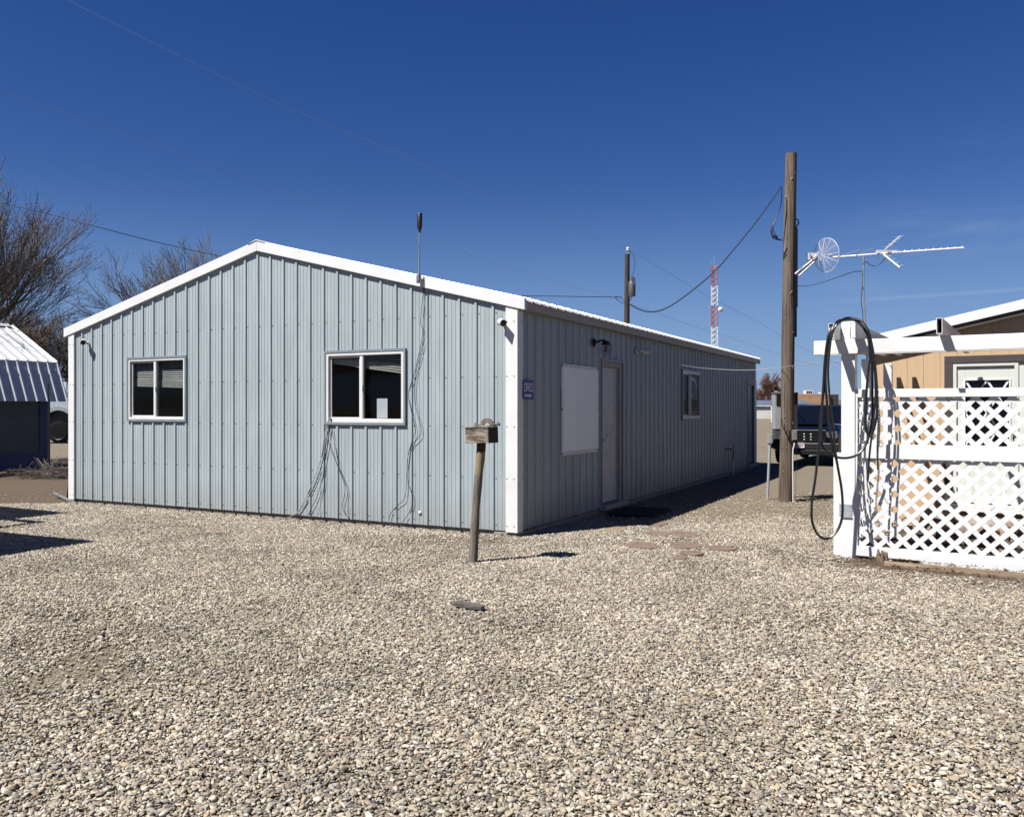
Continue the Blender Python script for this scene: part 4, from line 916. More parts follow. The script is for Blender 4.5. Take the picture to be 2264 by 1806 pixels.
# rails
def rail(z0, z1, y0=.03, y1=.075, x0=.0, x1=3.25):
    mb = MB(); mb.box((x0, y0, z0), (x1, y1, z1)); return mb.build('rail', M_FENCEV, FP, bevel=.004)
rail(1.664, 1.748, .012, .072); rail(1.035, 1.182, .012, .072); rail(.02, .122, .012, .072)
mb = MB(); mb.box((0.62, -.01, -.03), (3.25, .010, .075)); mb.build('kick_board', M_FENCEV, FP, bevel=.003)
def clip(poly, x0, x1, y0, y1):
    def cut(p, f, inter):
        out = []
        for i in range(len(p)):
            a, b2 = p[i-1], p[i]; fa, fb = f(a), f(b2)
            if fa >= 0 and fb >= 0: out.append(b2)
            elif fa >= 0: t = fa/(fa-fb); out.append((a[0]+(b2[0]-a[0])*t, a[1]+(b2[1]-a[1])*t))
            elif fb >= 0: t = fa/(fa-fb); out.append((a[0]+(b2[0]-a[0])*t, a[1]+(b2[1]-a[1])*t)); out.append(b2)
        return out
    for f in (lambda p: p[0]-x0, lambda p: x1-p[0], lambda p: p[1]-y0, lambda p: y1-p[1]):
        if len(poly) < 3: return []
        poly = cut(poly, f, None)
    return poly
def lattice(x0, x1, z0, z1, y, per=.156, sw=.047, ax=1, x_c=0.0, phase=0.0, nm='lattice_panel'):
    mb = MB(); t = .0014; W2 = sw/sqrt(2)
    for s, yo in ((1, 0), (-1, t+.0003)):
        k0 = int((x0-(z1-z0)-1)/per)-2; k1 = int((x1+(z1-z0)+1)/per)+2
        for k in range(k0, k1):
            c = k*per+phase if s > 0 else k*per+phase+.02
            if s > 0: pl = [(c-W2, z0), (c+W2, z0), (c+W2+(z1-z0), z1), (c-W2+(z1-z0), z1)]
            else: pl = [(c-W2, z0), (c+W2, z0), (c+W2-(z1-z0), z1), (c-W2-(z1-z0), z1)]
            q = clip(pl, x0, x1, z0, z1)
            if len(q) >= 3: mb.prism(q, ax, y+yo, y+yo+t)
    return mb.build(nm, M_FENCEV, FP)
lattice(.0, 3.25, 1.178, 1.67, .040); lattice(.0, 3.25, .118, 1.038, .040, phase=.05)
mb = MB(); mb.box((.0,.014,.122),(.022,.05,1.035)); mb.box((.0,.014,1.182),(.022,.05,1.664)); mb.build('side_channel', M_FENCEV, FP)
# side panel running back from the corner post (lattice + rails)
lattice(PW+.02, 1.09, .118, 1.038, -.075, ax=0, nm='side_lattice'); lattice(PW+.02, 1.09, 1.178, 1.67, -.075, ax=0, nm='side_lattice')
for z0_, z1_ in ((.02,.122),(1.035,1.182),(1.664,1.748)): mb = MB(); mb.box((-.10, PW+.002, z0_), (-.04, 1.09, z1_)); mb.build('rail', M_FENCEV, FP, bevel=.003)
# short latch post / gate stub left of the corner post
mb = MB(); mb.box((-.235, .10, -.05), (-.15, .19, 1.08)); mb.build('gate_stub', M_FENCEV, FP, bevel=.006)
mb = MB(); g0 = FN.onY(1866, 1140); mb.box((-.155, -.010, .42), (-.03, -.001, .55)); 
for xx in (-.14,-.05):
    for z_ in (.44, .485, .53): mb.lathe([(0,0),(.005,0),(.005,.004),(0,.005)], 8, 0, Matrix.Translation((xx,-.0105,z_)) @ Matrix.Rotation(pi/2, 4, 'X'))
mb.box((-.16,-.018,.415),(-.025,-.0105,.42)); mb.build('hinge', M_GREYBOX, FP)

# hoses
def r8(x, y): return (1640+.3838*x, 640+.3838*y)
def hose(pts, r, label, base=8.55, name='hose'):
    mb = MB(); cc = [P(*r8(p[0], p[1]), base+(p[2] if len(p) > 2 else 0)) for p in pts]
    mb.tube(catmull(cc, 10), r, 10); o = mb.build(name, M_RUBBER, None, smooth=True); tag(o, label, 'hose'); return o
mb = MB()
loops = [
 [(640,170,.1),(590,172,.1),(545,190,0),(512,250,-.02),(490,330,-.02),(478,450,-.02),(470,600,-.02),(455,720,-.02),(448,800),(452,860),(470,905),(505,945),(560,968),(620,968),(670,948),(705,910),(730,850),(752,740),(752,600),(750,450),(742,320),(725,250),(690,200,.03),(640,172,.1)],
 [(640,168,.12),(580,178,.1),(530,215,0),(500,300),(485,420),(482,520),(490,640),(500,760),(520,880),(545,980),(560,1060),(575,1150),(581,1240),(578,1310),(560,1370),(530,1412),(495,1434),(455,1425),(425,1390),(405,1330),(402,1260),(410,1180),(424,1090),(436,980),(448,860),(460,720),(470,560),(480,400),(500,260),(530,205,.03),(600,166,.1),(660,170,.1)],
 [(630,166,.1),(690,185,.05),(728,240),(745,300),(760,380),(772,480),(778,580),(780,680),(775,740),(762,800),(745,842),(730,838),(716,800),(713,720),(718,600),(728,480),(738,380),(728,280),(700,220,.04),(650,172,.1)],
 [(600,172,.1),(550,200,.02),(520,260,.02),(505,360,.02),(497,480,.02),(505,600,.02),(515,700,.02),(530,820,.02),(540,930,.02),(562,1075,.02)],
 [(690,190,.06),(735,260,.0),(752,380),(768,500),(770,620),(760,740),(750,830),(738,930),(732,1000),(728,1080),(722,1100)],
]
for i, L_ in enumerate(loops):
    cc = [P(*r8(p[0], p[1]), 8.56-.03*i+(p[2] if len(p) > 2 else 0)) for p in L_]
    mb.tube(catmull(cc, 8), .0125 if i < 3 else .0105, 8)
ho = mb.build('hose', M_RUBBER, None, smooth=True); tag(ho, 'long black hose coiled in loops over the top of the white corner post', 'hose')
# hanging chain with hook beside the hose
mb = MB()
cc = catmull([P(*r8(p[0], p[1]), 8.60) for p in [(765,420),(780,560),(790,700),(793,790),(788,880),(782,960),(788,1040),(782,1120),(775,1200),(770,1285)]], 9)
for i in range(0, len(cc)-1):
    c = cc[i]; a_ = 1 if i % 2 else 0
    ring = [c+Vector((.011*cos(t)*(1 if a_ else .2), .011*cos(t)*(.2 if a_ else 1), .019*sin(t))) for t in [k*2*pi/8 for k in range(9)]]
    mb.tube(ring, .0028, 4, cap=False)
mb.tube(catmull([P(*r8(p[0], p[1]), 8.59) for p in [(795,800),(792,880),(800,905),(812,900),(815,888)]], 6), .004, 6)
ch = mb.build('hanging_chain', M_GALV, None, smooth=True); tag(ch, 'thin metal chain with a hook hanging against the lattice beside the hose', 'chain')
mb = MB(); mb.tube(catmull([P(*r8(p[0], p[1]), 8.58) for p in [(760,400),(775,600),(785,760),(780,900),(782,1040)]], 6), .006, 6)
co = mb.build('extension_cord', M_WIRE, None); tag(co, 'black cord hanging straight down beside the chain on the lattice', 'cord')

# TV aerial on the pergola's middle post
am = FN.w(-PW/2, 1.15, 2.12); DA = am.y
ta = thing('tv_aerial', 'long white television aerial on a thin mast above the white pergola', 'aerial', (am.x, am.y, 2.12))
def ar(px, py, dy=0): return P(px, py, DA+dy) - Vector((am.x, am.y, 2.12))
mb = MB(); mb.tube([(0,0,-.02), (ar(1909,640).x, 0, ar(0,640).z), ar(1909.5, 566)], .011, 8); mb.build('mast', M_GALV, ta)
mb = MB(); mb.tube([ar(1842,569,.25), ar(1909,564), ar(1960,560,-.1), ar(2131,548,-.45)], .0105, 8); mb.box(tuple(ar(1938,560.5,-.07)+Vector((0,-.015,0))), tuple(ar(1981,553.5,-.07)+Vector((0,.015,0)))); mb.build('boom', M_WHITE, ta)
mb = MB()
for i in range(10):
    x = 1985+i*15.8; y = 557.6-i*1.0; c = ar(x, y, -.15-.03*i)
    vd = (c + Vector((am.x, am.y, 2.12-H))).normalized()
    for s in (-1, 1): mb.tube([c, c+vd*.13*s+Vector((0,0,.004*s))], .0028, 5)
    mb.tube([c+Vector((0,0,-.008)), c+Vector((0,0,.022))], .006, 5)
mb.build('directors', M_WHITE, ta)
mb = MB(); c = ar(1957, 553, -.1); e1 = ar(1991, 523, -.35); mb.tube([c, e1], .011, 6); c2 = ar(1954, 563, -.1); e2 = ar(1990, 592, -.35); mb.tube([c2, e2], .012, 6)
for a_, b_2 in ((c, e1), (c2, e2)):
    for i in range(4):
        m_ = a_.lerp(b_2, (i+1)/4.3); mb.tube([m_+Vector((-.01,-.12,.0)), m_+Vector((.01,.12,.02))], .003, 5)
mb.build('reflector', M_WHITE, ta)
mb = MB(); mb.tube([ar(1852,568,.2), ar(1902,553,-.5)], .004, 5); mb.tube([ar(1890,566,.1), ar(1932,549,-.5)], .004, 5); mb.tube([ar(1870,568,.2), ar(1895,572,.6)], .003, 5); mb.tube([ar(1925,564,0), ar(1962,576,.6)], .003, 5); mb.build('long_elements', M_GREYBOX, ta)
mb = MB(); mb.tube(catmull([ar(1958,570,-.1), ar(1950,580,-.05), ar(1937,588), ar(1924,586), ar(1913,579), ar(1908,600), ar(1907,630), ar(1904,660), ar(1907,690), ar(1909,714)], 6), .004, 5); mb.build('lead', M_WIRE, ta)
mb = MB(); mb.tube(catmull([P(1757,622,PD), P(1760,618,PD), P(1762,625,PD), P(1757,631,PD), P(1785,632,13.2), P(1816,625,12), P(1850,614,11), P(1885,602,10.3), P(1908,599.5,DA)], 8), .005, 5)
ac = mb.build('aerial_cable', M_WIRE, None); tag(ac, 'black cable sagging between the wooden pole and the aerial mast', 'cable')

# timber edging, stump and litter in front of the fence
mb = MB(); a = FN.l(G(1972, 1262)); mb.tube([(a.x-.1, -.36, .01), (1.5, -.36, .0), (4.0, -.38, .0)], [.045,.055,.055], 12)
o = mb.build('edging_timber', M_LOG, None, smooth=True); o.matrix_world = FN.M; tag(o, 'weathered round timber lying along the foot of the white fence', 'timber')
g = G(1948, 1243); mb = MB(); rr = random.Random(3)
for i in range(7):
    a_ = i*.9; r0 = .02+.03*rr.random(); mb.tube([(r0*cos(a_), r0*sin(a_), -.03), (r0*1.1*cos(a_), r0*1.1*sin(a_), .05), (r0*1.3*cos(a_), r0*1.3*sin(a_), .08+.06*rr.random())], [.03,.024,.008], 6)
o = mb.build('stump', M_LOG, None, smooth=True); o.location = (g.x, g.y, 0); tag(o, 'small split stump sticking up at the foot of the lattice fence', 'stump')
mb = MB()
for i in range(900):
    fx = rr.uniform(-.05, 2.6); fy = -rr.uniform(.0, .6); c = FN.w(fx, fy, hgt(*FN.w(fx,fy,0)[:2])+.012+rr.random()*.03); a_ = rr.random()*6.3; l_2 = rr.uniform(.015, .10)
    if rr.random() < .55: mb.tube([c, c+Vector((cos(a_)*l_2, sin(a_)*l_2, rr.uniform(-.004,.02)))], rr.uniform(.0012,.004), 4)
    else:
        s = rr.uniform(.008,.02); mb.add([c+Vector((cos(a_+t)*s*(1 if k % 2 else .5), sin(a_+t)*s*(1 if k % 2 else .5), rr.uniform(0,.012))) for k, t in enumerate((0,1.6,3.1,4.7))], [(0,1,2,3)])
for i in range(260):
    u = rr.uniform(-8.2, .0); c = B.w(u, -rr.uniform(.0,.22), .018+rr.random()*.01); a_ = rr.random()*6.3; s = rr.uniform(.008,.022)
    mb.add([c+Vector((cos(a_+t)*s*(1 if k % 2 else .5), sin(a_+t)*s*(1 if k % 2 else .5), rr.uniform(0,.014))) for k, t in enumerate((0,1.6,3.1,4.7))], [(0,1,2,3)])
for i in range(420):
    c = Vector((rr.uniform(-5.5,6), rr.uniform(3.3,10), .020+.012*rr.random())); a_ = rr.random()*6.3; s = rr.uniform(.01,.04)
    mb.tube([c, c+Vector((cos(a_)*s*1.6, sin(a_)*s*1.6, .004))], .002, 4)
o = mb.build('leaf_litter', mat('dead_leaves', (.20,.12,.07), .9, 0, .3, 9, col2=(.07,.045,.03)), None); o['kind'] = 'stuff'; tag(o, 'dry twigs and dead leaves strewn on the gravel', 'leaf litter')

# ---------------------------------------------------------------- tan house behind the fence
HS = thing('tan_house', 'tan board sided house with white sloping fascia and brown trim', 'house', (FN.o.x, FN.o.y, 0), FN.a)
HY = 3.4; RY = 3.24
def hz(x): return 2.564 + .21*(x+.294)
dl0, dl1 = FN.onY(2092, 0, HY).x, FN.onY(2285, 0, HY).x; dz1 = FN.onY(2092, 803, HY).z
mb = MB(); hole = (dl0, dl1, .29, dz1)
def hput(u, o, z): return (u, HY-o, z)
corrugated(mb, -.33, 6.2, -.05, lambda u: hz(u)-.06, hput, spacing=.203, first=-.33, holes=(hole,), rib=(.004,.003,-.006), minor=0)
mb.build('siding', M_TAN, HS)
mb = MB(); mb.box((-.33, HY+.002, -.05), (-.28, 9, 2.5)); mb.box((-.28, 9, -.05), (6.2, 9.05, 2.6)); mb.box((6.15, HY+.002, -.05), (6.2, 9, 3.6)); mb.build('rear_walls', M_TAN, HS)
mb = MB(); mb.prism([(-.6, hz(-.6)), (6.4, hz(6.4)), (6.4, hz(6.4)-.05), (-.6, hz(-.6)-.05)], 1, RY+.03, 9.3); mb.build('roof', M_BROWN, HS)
mb = MB(); mb.prism([(-.6, hz(-.6)+.012), (6.4, hz(6.4)+.012), (6.4, hz(6.4)-.112), (-.6, hz(-.6)-.112)], 1, RY, RY+.028); mb.build('fascia', M_TRIM, HS)
mb = MB(); mb.prism([(-.56, hz(-.56)-.10), (6.4, hz(6.4)-.10), (6.4, hz(6.4)-.185), (-.56, hz(-.56)-.185)], 1, RY+.028, RY+.07); mb.box((-.6,RY+.03,hz(-.6)-.15),(-.57,9.2,hz(-.6)-.052)); mb.build('trim_board', M_BROWN, HS)
mb = MB(); mb.prism([(-.3, hz(-.3)-.06), (6.2, hz(6.2)-.06), (6.2, hz(6.2)-.10), (-.3, hz(-.3)-.10)], 1, HY-.012, HY-.001); mb.build('frieze', M_TAN, HS)
# door with diamond muntin window
mb = MB(); t = .10; mb.box((dl0-.02, HY-.03, .29), (dl0+t-.02, HY+.05, dz1)); mb.box((dl1-t+.02, HY-.03, .29), (dl1+.02, HY+.05, dz1)); mb.box((dl0-.02, HY-.032, dz1), (dl1+.02, HY+.05, dz1+.09)); hd = mb.build('door', M_BROWN, HS); hd['label'] = 'white house door with diamond pane window and brown surround'
x0, x1 = dl0+t-.02, FN.onY(2252, 0, HY).x
mb = MB(); mb.box((x0, HY-.02, .30), (x0+.045, HY+.06, dz1)); mb.box((x1-.045, HY-.02, .30), (x1, HY+.06, dz1)); mb.box((x0+.045, HY-.02, dz1-.05), (x1-.045, HY+.06, dz1)); mb.box((x1, HY, .29), (dl1-t+.02, HY+.05, dz1)); mb.build('jamb', M_HDOOR, hd, bevel=.002)
wx0, wx1 = FN.onY(2134, 0, HY).x, FN.onY(2231, 0, HY).x; wz1, wz0 = FN.onY(2134, 841, HY).z, FN.onY(2134, 984, HY).z
mb = MB(); mb.box((x0+.045, HY+.01, .30), (wx0, HY+.05, dz1-.05)); mb.box((wx1, HY+.01, .30), (x1-.045, HY+.05, dz1-.05)); mb.box((wx0, HY+.01, .30), (wx1, HY+.05, wz0)); mb.box((wx0, HY+.01, wz1), (wx1, HY+.05, dz1-.05))
mb.box((wx0+.03,HY+.004,.42),(wx1-.03,HY+.01,wz0-.12)); mb.build('slab', M_HDOOR, hd, bevel=.003)
mb = MB(); mb.add([(wx0,HY+.035,wz0),(wx1,HY+.035,wz0),(wx1,HY+.035,wz1),(wx0,HY+.035,wz1)], [(0,1,2,3)]); mb.add([(wx0,HY+.2,wz0),(wx1,HY+.2,wz0),(wx1,HY+.2,wz1),(wx0,HY+.2,wz1)], [(0,1,2,3)]); mb.build('pane', M_TGLASS, hd)
mb = MB(); sw = .014; nxd = 3; per = (wx1-wx0)/2
for k in range(-6, 8):
    for s in (1, -1):
        c = wx0+k*per; hgt_ = wz1-wz0; dx = hgt_*per/(hgt_*.5)/1.0
        pl = [(c-sw, wz0), (c+sw, wz0), (c+sw+s*dx, wz1), (c-sw+s*dx, wz1)]
        q = clip(pl, wx0, wx1, wz0, wz1)
        if len(q) >= 3: mb.prism(q, 1, HY+.012+(0 if s > 0 else .0062), HY+.018+(0 if s > 0 else .0062))
for r in ((wx0-.02, wx0, wz0-.02, wz1+.02), (wx1, wx1+.02, wz0-.02, wz1+.02), (wx0, wx1, wz0-.02, wz0), (wx0, wx1, wz1, wz1+.02)): mb.box((r[0], HY-.004, r[2]), (r[1], HY+.009, r[3]))
mb.build('muntins', M_TRIM, hd)
kn = FN.onY(2239, 955, HY); mb = MB(); mb.lathe([(0,0),(.03,0),(.03,.01),(.012,.015),(.012,.04),(.03,.05),(.03,.065),(0,.075)], 14, 0, Matrix.Translation((kn.x, HY+.01, kn.z)) @ Matrix.Rotation(pi/2, 4, 'X')); mb.build('handle', M_GALV, hd, smooth=True)
mb = MB(); mb.box((dl0-.05, HY-.16, .20), (dl1+.1, HY-.031, .285)); mb.build('sill', M_TRIM, HS, bevel=.003)
mb = MB(); mb.box((dl0-.1, HY-.9, -.02), (dl1+.2, HY-.17, .14)); o = mb.build('door_step', M_CONC, None, bevel=.01); o.matrix_world = FN.M; tag(o, 'low concrete step below the house door behind the lattice', 'step')
# landscape rocks behind the lattice
rr = random.Random(9); lbls = []
for i in range(26):
    fx = rr.uniform(.15, 2.3); fy = rr.uniform(1.1, 2.35) if i < 16 else rr.uniform(2.4, 2.55); s = rr.uniform(.08, .17)
    if i < 16 and fx < .6: fy = rr.uniform(2.2, 3.1)
    mb = MB(); n1, n2 = 8, 6; vs = []; sd_ = rr.random()*50
    for a_ in range(n2+1):
        th_ = pi*a_/n2
        for b_2 in range(n1):
            ph_ = 2*pi*b_2/n1; d = Vector((sin(th_)*cos(ph_), sin(th_)*sin(ph_), cos(th_))); vs.append(d*(1+.45*noise.noise(d*1.3+Vector((sd_,0,0)))))
    fs = [(j*n1+i2, j*n1+(i2+1) % n1, (j+1)*n1+(i2+1) % n1, (j+1)*n1+i2) for j in range(n2) for i2 in range(n1)]
    mb.add([(v.x*s*1.2, v.y*s, v.z*s*.75) for v in vs], fs)
    o = mb.build('rock', M_ROCK, None); c = FN.w(fx, fy, s*.45 + (.12 if i % 3 == 0 else 0)); o.location = c; o.rotation_euler = (0, 0, rr.random()*6)
    tag(o, 'rough brown and tan landscape rock piled behind the lattice below the house door', 'rock', 'rocks behind the lattice fence')

# ---------------------------------------------------------------- navy pickup
TK = thing('pickup_truck', 'dark navy pickup truck parked facing the camera beyond the wooden pole', 'pickup truck', (P(1779, 0, 23.0).x, 23.0, 0), radians(-29))
TK.scale = (.90, .95, .92)
sec = [(.0,.93,.50,1.08,.9),(.12,.97,.45,1.14,.93),(.5,.99,.42,1.18,.9),(1.35,.99,.42,1.22,.9),(2.4,1.0,.42,1.20,.95),(3.9,1.0,.42,1.20,.95),(5.6,.99,.5,1.2,.95)]
mb = MB(); vs = []; R0 = 12
for y, w, zl, zh, sh in sec:
    ring = [(-w*.96,zl),(-w,zl+.15),(-w,(zl+zh)/2+.08),(-w*.985,zh-.12),(-w*sh,zh-.03),(-w*sh*.55,zh),(w*sh*.55,zh),(w*sh,zh-.03),(w*.985,zh-.12),(w,(zl+zh)/2+.08),(w,zl+.15),(w*.96,zl)]
    vs += [(p[0], y, p[1]) for p in ring]
fs = [(i*R0+j, i*R0+(j+1) % R0, (i+1)*R0+(j+1) % R0, (i+1)*R0+j) for i in range(len(sec)-1) for j in range(R0)]
fs += [tuple(range(R0)), tuple(range(len(vs)-1, len(vs)-R0-1, -1))]
mb.add(vs, fs)
# power bulge and cab
mb.prism([(-.55,1.21),(.55,1.21),(.48,1.25),(-.48,1.25)], 1, .25, 1.3)
body = mb.build('body', M_NAVY, TK, smooth=True)
mb = MB(); cs = [(1.38,.90,1.19),(2.12,.76,1.76),(2.4,.75,1.80),(3.5,.75,1.80),(3.85,.80,1.72),(3.98,.88,1.19)]
vs = []
for (y, w, z) in cs: vs += [(-w, y, z), (w, y, z)]
low = [(-.93, y, 1.18) for y, _, _ in cs] + [(.93, y, 1.18) for y, _, _ in cs]
mb.add([(-.75,2.14,1.75),(.75,2.14,1.75),(.74,2.4,1.80),(-.74,2.4,1.80),(.74,3.6,1.79),(-.74,3.6,1.79),(.78,3.88,1.70),(-.78,3.88,1.70)], [(0,1,2,3),(3,2,4,5),(5,4,6,7)])
for s in (-1, 1):
    for (ya, za, yb, zb) in ((1.36,1.2,2.14,1.76),(2.14,1.76,3.6,1.79),(3.6,1.79,3.98,1.2)):
        mb.tube([(s*(.93 if za < 1.4 else .765), ya, za), (s*(.93 if zb < 1.4 else .765), yb, zb)], .04, 6)
    mb.tube([(s*.93, 2.75, 1.2), (s*.77, 2.75, 1.78)], .045, 6)
mb.build('cab', M_NAVY, TK)
mb = MB(); mb.add([(-.86,1.42,1.22),(.86,1.42,1.22),(.73,2.15,1.745),(-.73,2.15,1.745)], [(0,1,2,3)]); mb.build('windshield', M_TGLASS, TK)
for s in (-1, 1):
    mb = MB(); mb.add([(s*.915,1.62,1.22),(s*.915,2.72,1.22),(s*.775,2.72,1.74),(s*.775,2.22,1.73)], [(0,1,2,3)]); mb.add([(s*.915,2.79,1.22),(s*.915,3.85,1.22),(s*.775,3.62,1.74),(s*.775,2.79,1.74)], [(0,1,2,3)]); mb.build('side_window', M_TGLASS, TK)
    mb = MB(); mb.box((s*1.0,1.66,1.20),(s*1.24,1.74,1.40)); mb.box((s*.93,1.68,1.24),(s*1.01,1.72,1.28)); mb.build('mirror', M_BLACK, TK, bevel=.02)
    mb = MB(); mb.prism([(s*.60,1.00),(s*.93,1.03),(s*.94,.86),(s*.90,.80),(s*.64,.84)], 1, -.03, .06); mb.build('headlight', M_LENS, TK, bevel=.008)
    mb = MB(); mb.box((s*.66,-.075,.56),(s*.86,-.06,.64)); mb.build('fog_light', M_LENS, TK)
mb = MB(); mb.box((-.62,-.02,.70),(.62,.02,1.06)); gr_ = mb.build('grille', M_BLACK, TK, bevel=.01)
mb = MB()
for i in range(5): mb.box((-.60,-.045,.73+i*.07),(.60,-.021,.75+i*.07))
mb.build('grille_bars', M_BLACK, gr_)
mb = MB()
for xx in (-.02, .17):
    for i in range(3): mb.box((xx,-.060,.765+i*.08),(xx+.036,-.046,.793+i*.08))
mb.build('painted_glints', mat('painted_sun_glint', (.85,.85,.85), .3), gr_)  # white dots painted in for sun glints on the grille
mb = MB(); mb.prism([(-.98,.50),(.98,.50),(.99,.68),(-.99,.68)], 1, -.10, .10); mb.box((-.8,-.08,.33),(.8,.05,.495)); bu = mb.build('bumper', M_BLACK, TK, bevel=.02)
mb = MB(); mb.box((-.80,-.105,.44),(-.20,-.101,.46)); mb.box((-.62,-.085,.385),(.75,-.081,.40)); mb.build('bumper_trim', M_CHROME, bu)
mb = MB(); mb.box((-.30,-.118,.53),(.015,-.108,.685)); lpz = mb.build('licence_plate', M_WHITE, bu, bevel=.003)
mb = MB(); mb.box((-.295,-.121,.645),(.01,-.1185,.68)); mb.build('plate_band', M_RED, lpz)
text_mesh('1M 455W', M_SHEDB, lpz, Matrix.Translation((-.143,-.122,.595)) @ Matrix(((1,0,0,0),(0,0,-1,0),(0,1,0,0),(0,0,0,1))), .25, .065, 'plate_text', .01)
for (xx, yy) in ((-.86,.95),(.86,.95),(-.86,4.6),(.86,4.6)):
    mb = MB(); s = 1 if xx > 0 else -1; Mw = Matrix.Translation((xx, yy, .42)) @ Matrix.Rotation(s*pi/2, 4, 'Y')
    mb.lathe([(.24,-.13),(.36,-.14),(.41,-.12),(.425,-.06),(.425,.06),(.41,.12),(.36,.14),(.24,.13)], 28, 0, Mw)
    for i in range(28):
        a_ = 2*pi*i/28; mb.box((.418,-.12,-.02),(.432,.12,.02), 0, Mw @ Matrix.Rotation(a_, 4, 'Z') @ Matrix.Rotation(.35, 4, 'X'))
    w_o = mb.build('wheel', M_TYRE, TK, smooth=True)
    mb = MB(); mb.lathe([(0,.08),(.08,.10),(.10,.07),(.20,.08),(.24,.12),(.245,.13),(.245,-.1),(0,-.1)], 24, 0, Mw); mb.build('rim', M_RIM, w_o, smooth=True)
mb = MB(); mb.box((-.75,.2,.35),(.75,5.2,.6)); mb.build('chassis', M_BLACK, TK)

# ---------------------------------------------------------------- left: shed, fence, work truck
SHo = Vector((-11.55, 21.2, 0)); SF = Frame((SHo.x, SHo.y), B.a)      # far corner of the shed's long wall
SH = thing('gambrel_shed', 'small dark shed with white ribbed metal gambrel roof at the left edge', 'shed', tuple(SHo), B.a)
Ls = 5.5
mb = MB(); mb.box((-3.8, -Ls, .25), (0, 0, 1.78)); mb.prism([(-3.8,1.78),(0,1.78),(-.12,2.62),(-1.9,3.55),(-3.68,2.62)], 1, -Ls, 0); mb.build('wall', M_SHEDW, SH)
mb = MB(); mb.box((-3.82, -Ls-.02, .0), (.03, .02, .45)); mb.box((.005,-.25,.45),(.03,.02,1.75)); mb.build('blue_trim', M_SHEDB, SH)
mb = MB()
def shp(sgn):
    br = Vector((-.09, 2.72)); rg_ = Vector((-1.9, 3.72)); lo = Vector((.33, 1.72))
    def mk(pa, pb, u, o): return lambda t: None
    return br, rg_, lo
br, rg_, lo = shp(1)
for (pa, pb2, nm) in ((rg_, br+Vector((.02,-.01)), 0), (br, lo, 1)):
    d = (pb2-pa); nv = Vector((-d.y, d.x)).normalized(); nv = nv if nv.y > 0 or nv.x > 0 else -nv
    if nv.x < 0: nv = -nv
    prof = []; u = -Ls-.15
    while u < .15: prof += [(u,0),(u+.10,0),(u+.106,.006),(u+.118,.006),(u+.124,0),(u+.16,0),(u+.19,.027),(u+.215,.027),(u+.235,0)]; u += .26
    for a_, c_2 in zip(prof[:-1], prof[1:]):
        if c_2[0]-a_[0] < 1e-6: continue
        f = lambda p, q: (p.x+nv.x*q[1], q[0], p.y+nv.y*q[1])
        mb.add([f(pa,a_), f(pa,c_2), f(pb2,c_2), f(pb2,a_)], [(0,1,2,3)])
mb.add([(-1.9,-Ls-.15,3.72),(-1.9,.17,3.72),(-3.75,.17,2.72),(-3.75,-Ls-.15,2.72)], [(0,1,2,3)]); mb.add([(-3.75,-Ls-.15,2.72),(-3.75,.17,2.72),(-3.96,.17,1.72),(-3.96,-Ls-.15,1.72)], [(0,1,2,3)])
mb.build('roof', M_SHEDR, SH)
mb = MB(); mb.prism([(-2.05,3.66),(-1.9,3.76),(-1.75,3.68),(-1.9,3.74)], 1, -Ls-.15, .16); mb.build('ridge_cap', M_TRIM, SH)
# wire fence with T post
wp = G(107, 1050); WF = thing('wire_fence', 'wire mesh fence with a green steel T post in front of the shed', 'fence', tuple(wp), B.a+radians(90))
mb = MB(); mb.box((-.02,-.003,-.05),(.02,.003,2.15)); mb.box((-.003,-.03,-.05),(.003,.0,2.15))
for i in range(28): mb.box((-.006,.003,.1+i*.072),(.006,.012,.12+i*.072))
mb.build('t_post', mat('dark_green_paint', (.02,.035,.028), .6), WF)
mb = MB()
for i in range(26): mb.tube([(-5.2,0,.05+i*.05),(3.0,0,.05+i*.05)], .0009, 3, cap=False)
for i in range(162): mb.tube([(-5.2+i*.0508,0,.05),(-5.2+i*.0508,0,1.3)], .0009, 3, cap=False)
mb.build('mesh', M_DARKBOX, WF)
# log in front, dry brush, leaning board and pipe
a, c = G(-30, 1058), G(84, 1046); mb = MB(); mb.tube([Vector((a.x,a.y,.03)), Vector(((a.x+c.x)/2,(a.y+c.y)/2,.05)), Vector((c.x,c.y,.04))], [.07,.08,.06], 10); o = mb.build('log', M_LOG, None, smooth=True); tag(o, 'long pale log lying on the dirt in front of the shed', 'log')
mb = MB(); rr = random.Random(5); bc = G(112, 1056)
for i in range(620):
    st_ = bc+Vector((rr.gauss(.35,.5), rr.gauss(0,.25), abs(rr.gauss(0,.12)))); a_ = rr.random()*6.3; l_2 = rr.uniform(.1,.4)
    mb.tube([st_, st_+Vector((cos(a_)*l_2*.5, sin(a_)*l_2*.5, rr.uniform(-.03,.08))), st_+Vector((cos(a_)*l_2, sin(a_)*l_2, rr.uniform(-.06,.1)))], [.007,.005,.002], 4)
o = mb.build('brush_pile', M_TWIGD, None); tag(o, 'heap of dry brown brush at the foot of the T post', 'brush pile')
def twigs(px, py, h, seed, label):
    g = G(px, py); rr = random.Random(seed); mb = MB()
    for i in range(5):
        a_ = rr.uniform(0, 6.3); p0 = Vector((0,0,0)); p1 = Vector((cos(a_)*.1, sin(a_)*.1, h*.4)); p2 = Vector((cos(a_)*.3, sin(a_)*.2, h*rr.uniform(.7,1)))
        mb.tube([p0,p1,p2], [.02,.014,.005], 5); mb.tube([p1, p1+Vector((rr.uniform(-.2,.2), 0, .2))], [.01,.003], 4)
    o = mb.build('dead_shrub', mat('pale_dead_wood', (.38,.34,.28), .9), None); o.location = g; tag(o, label, 'shrub')
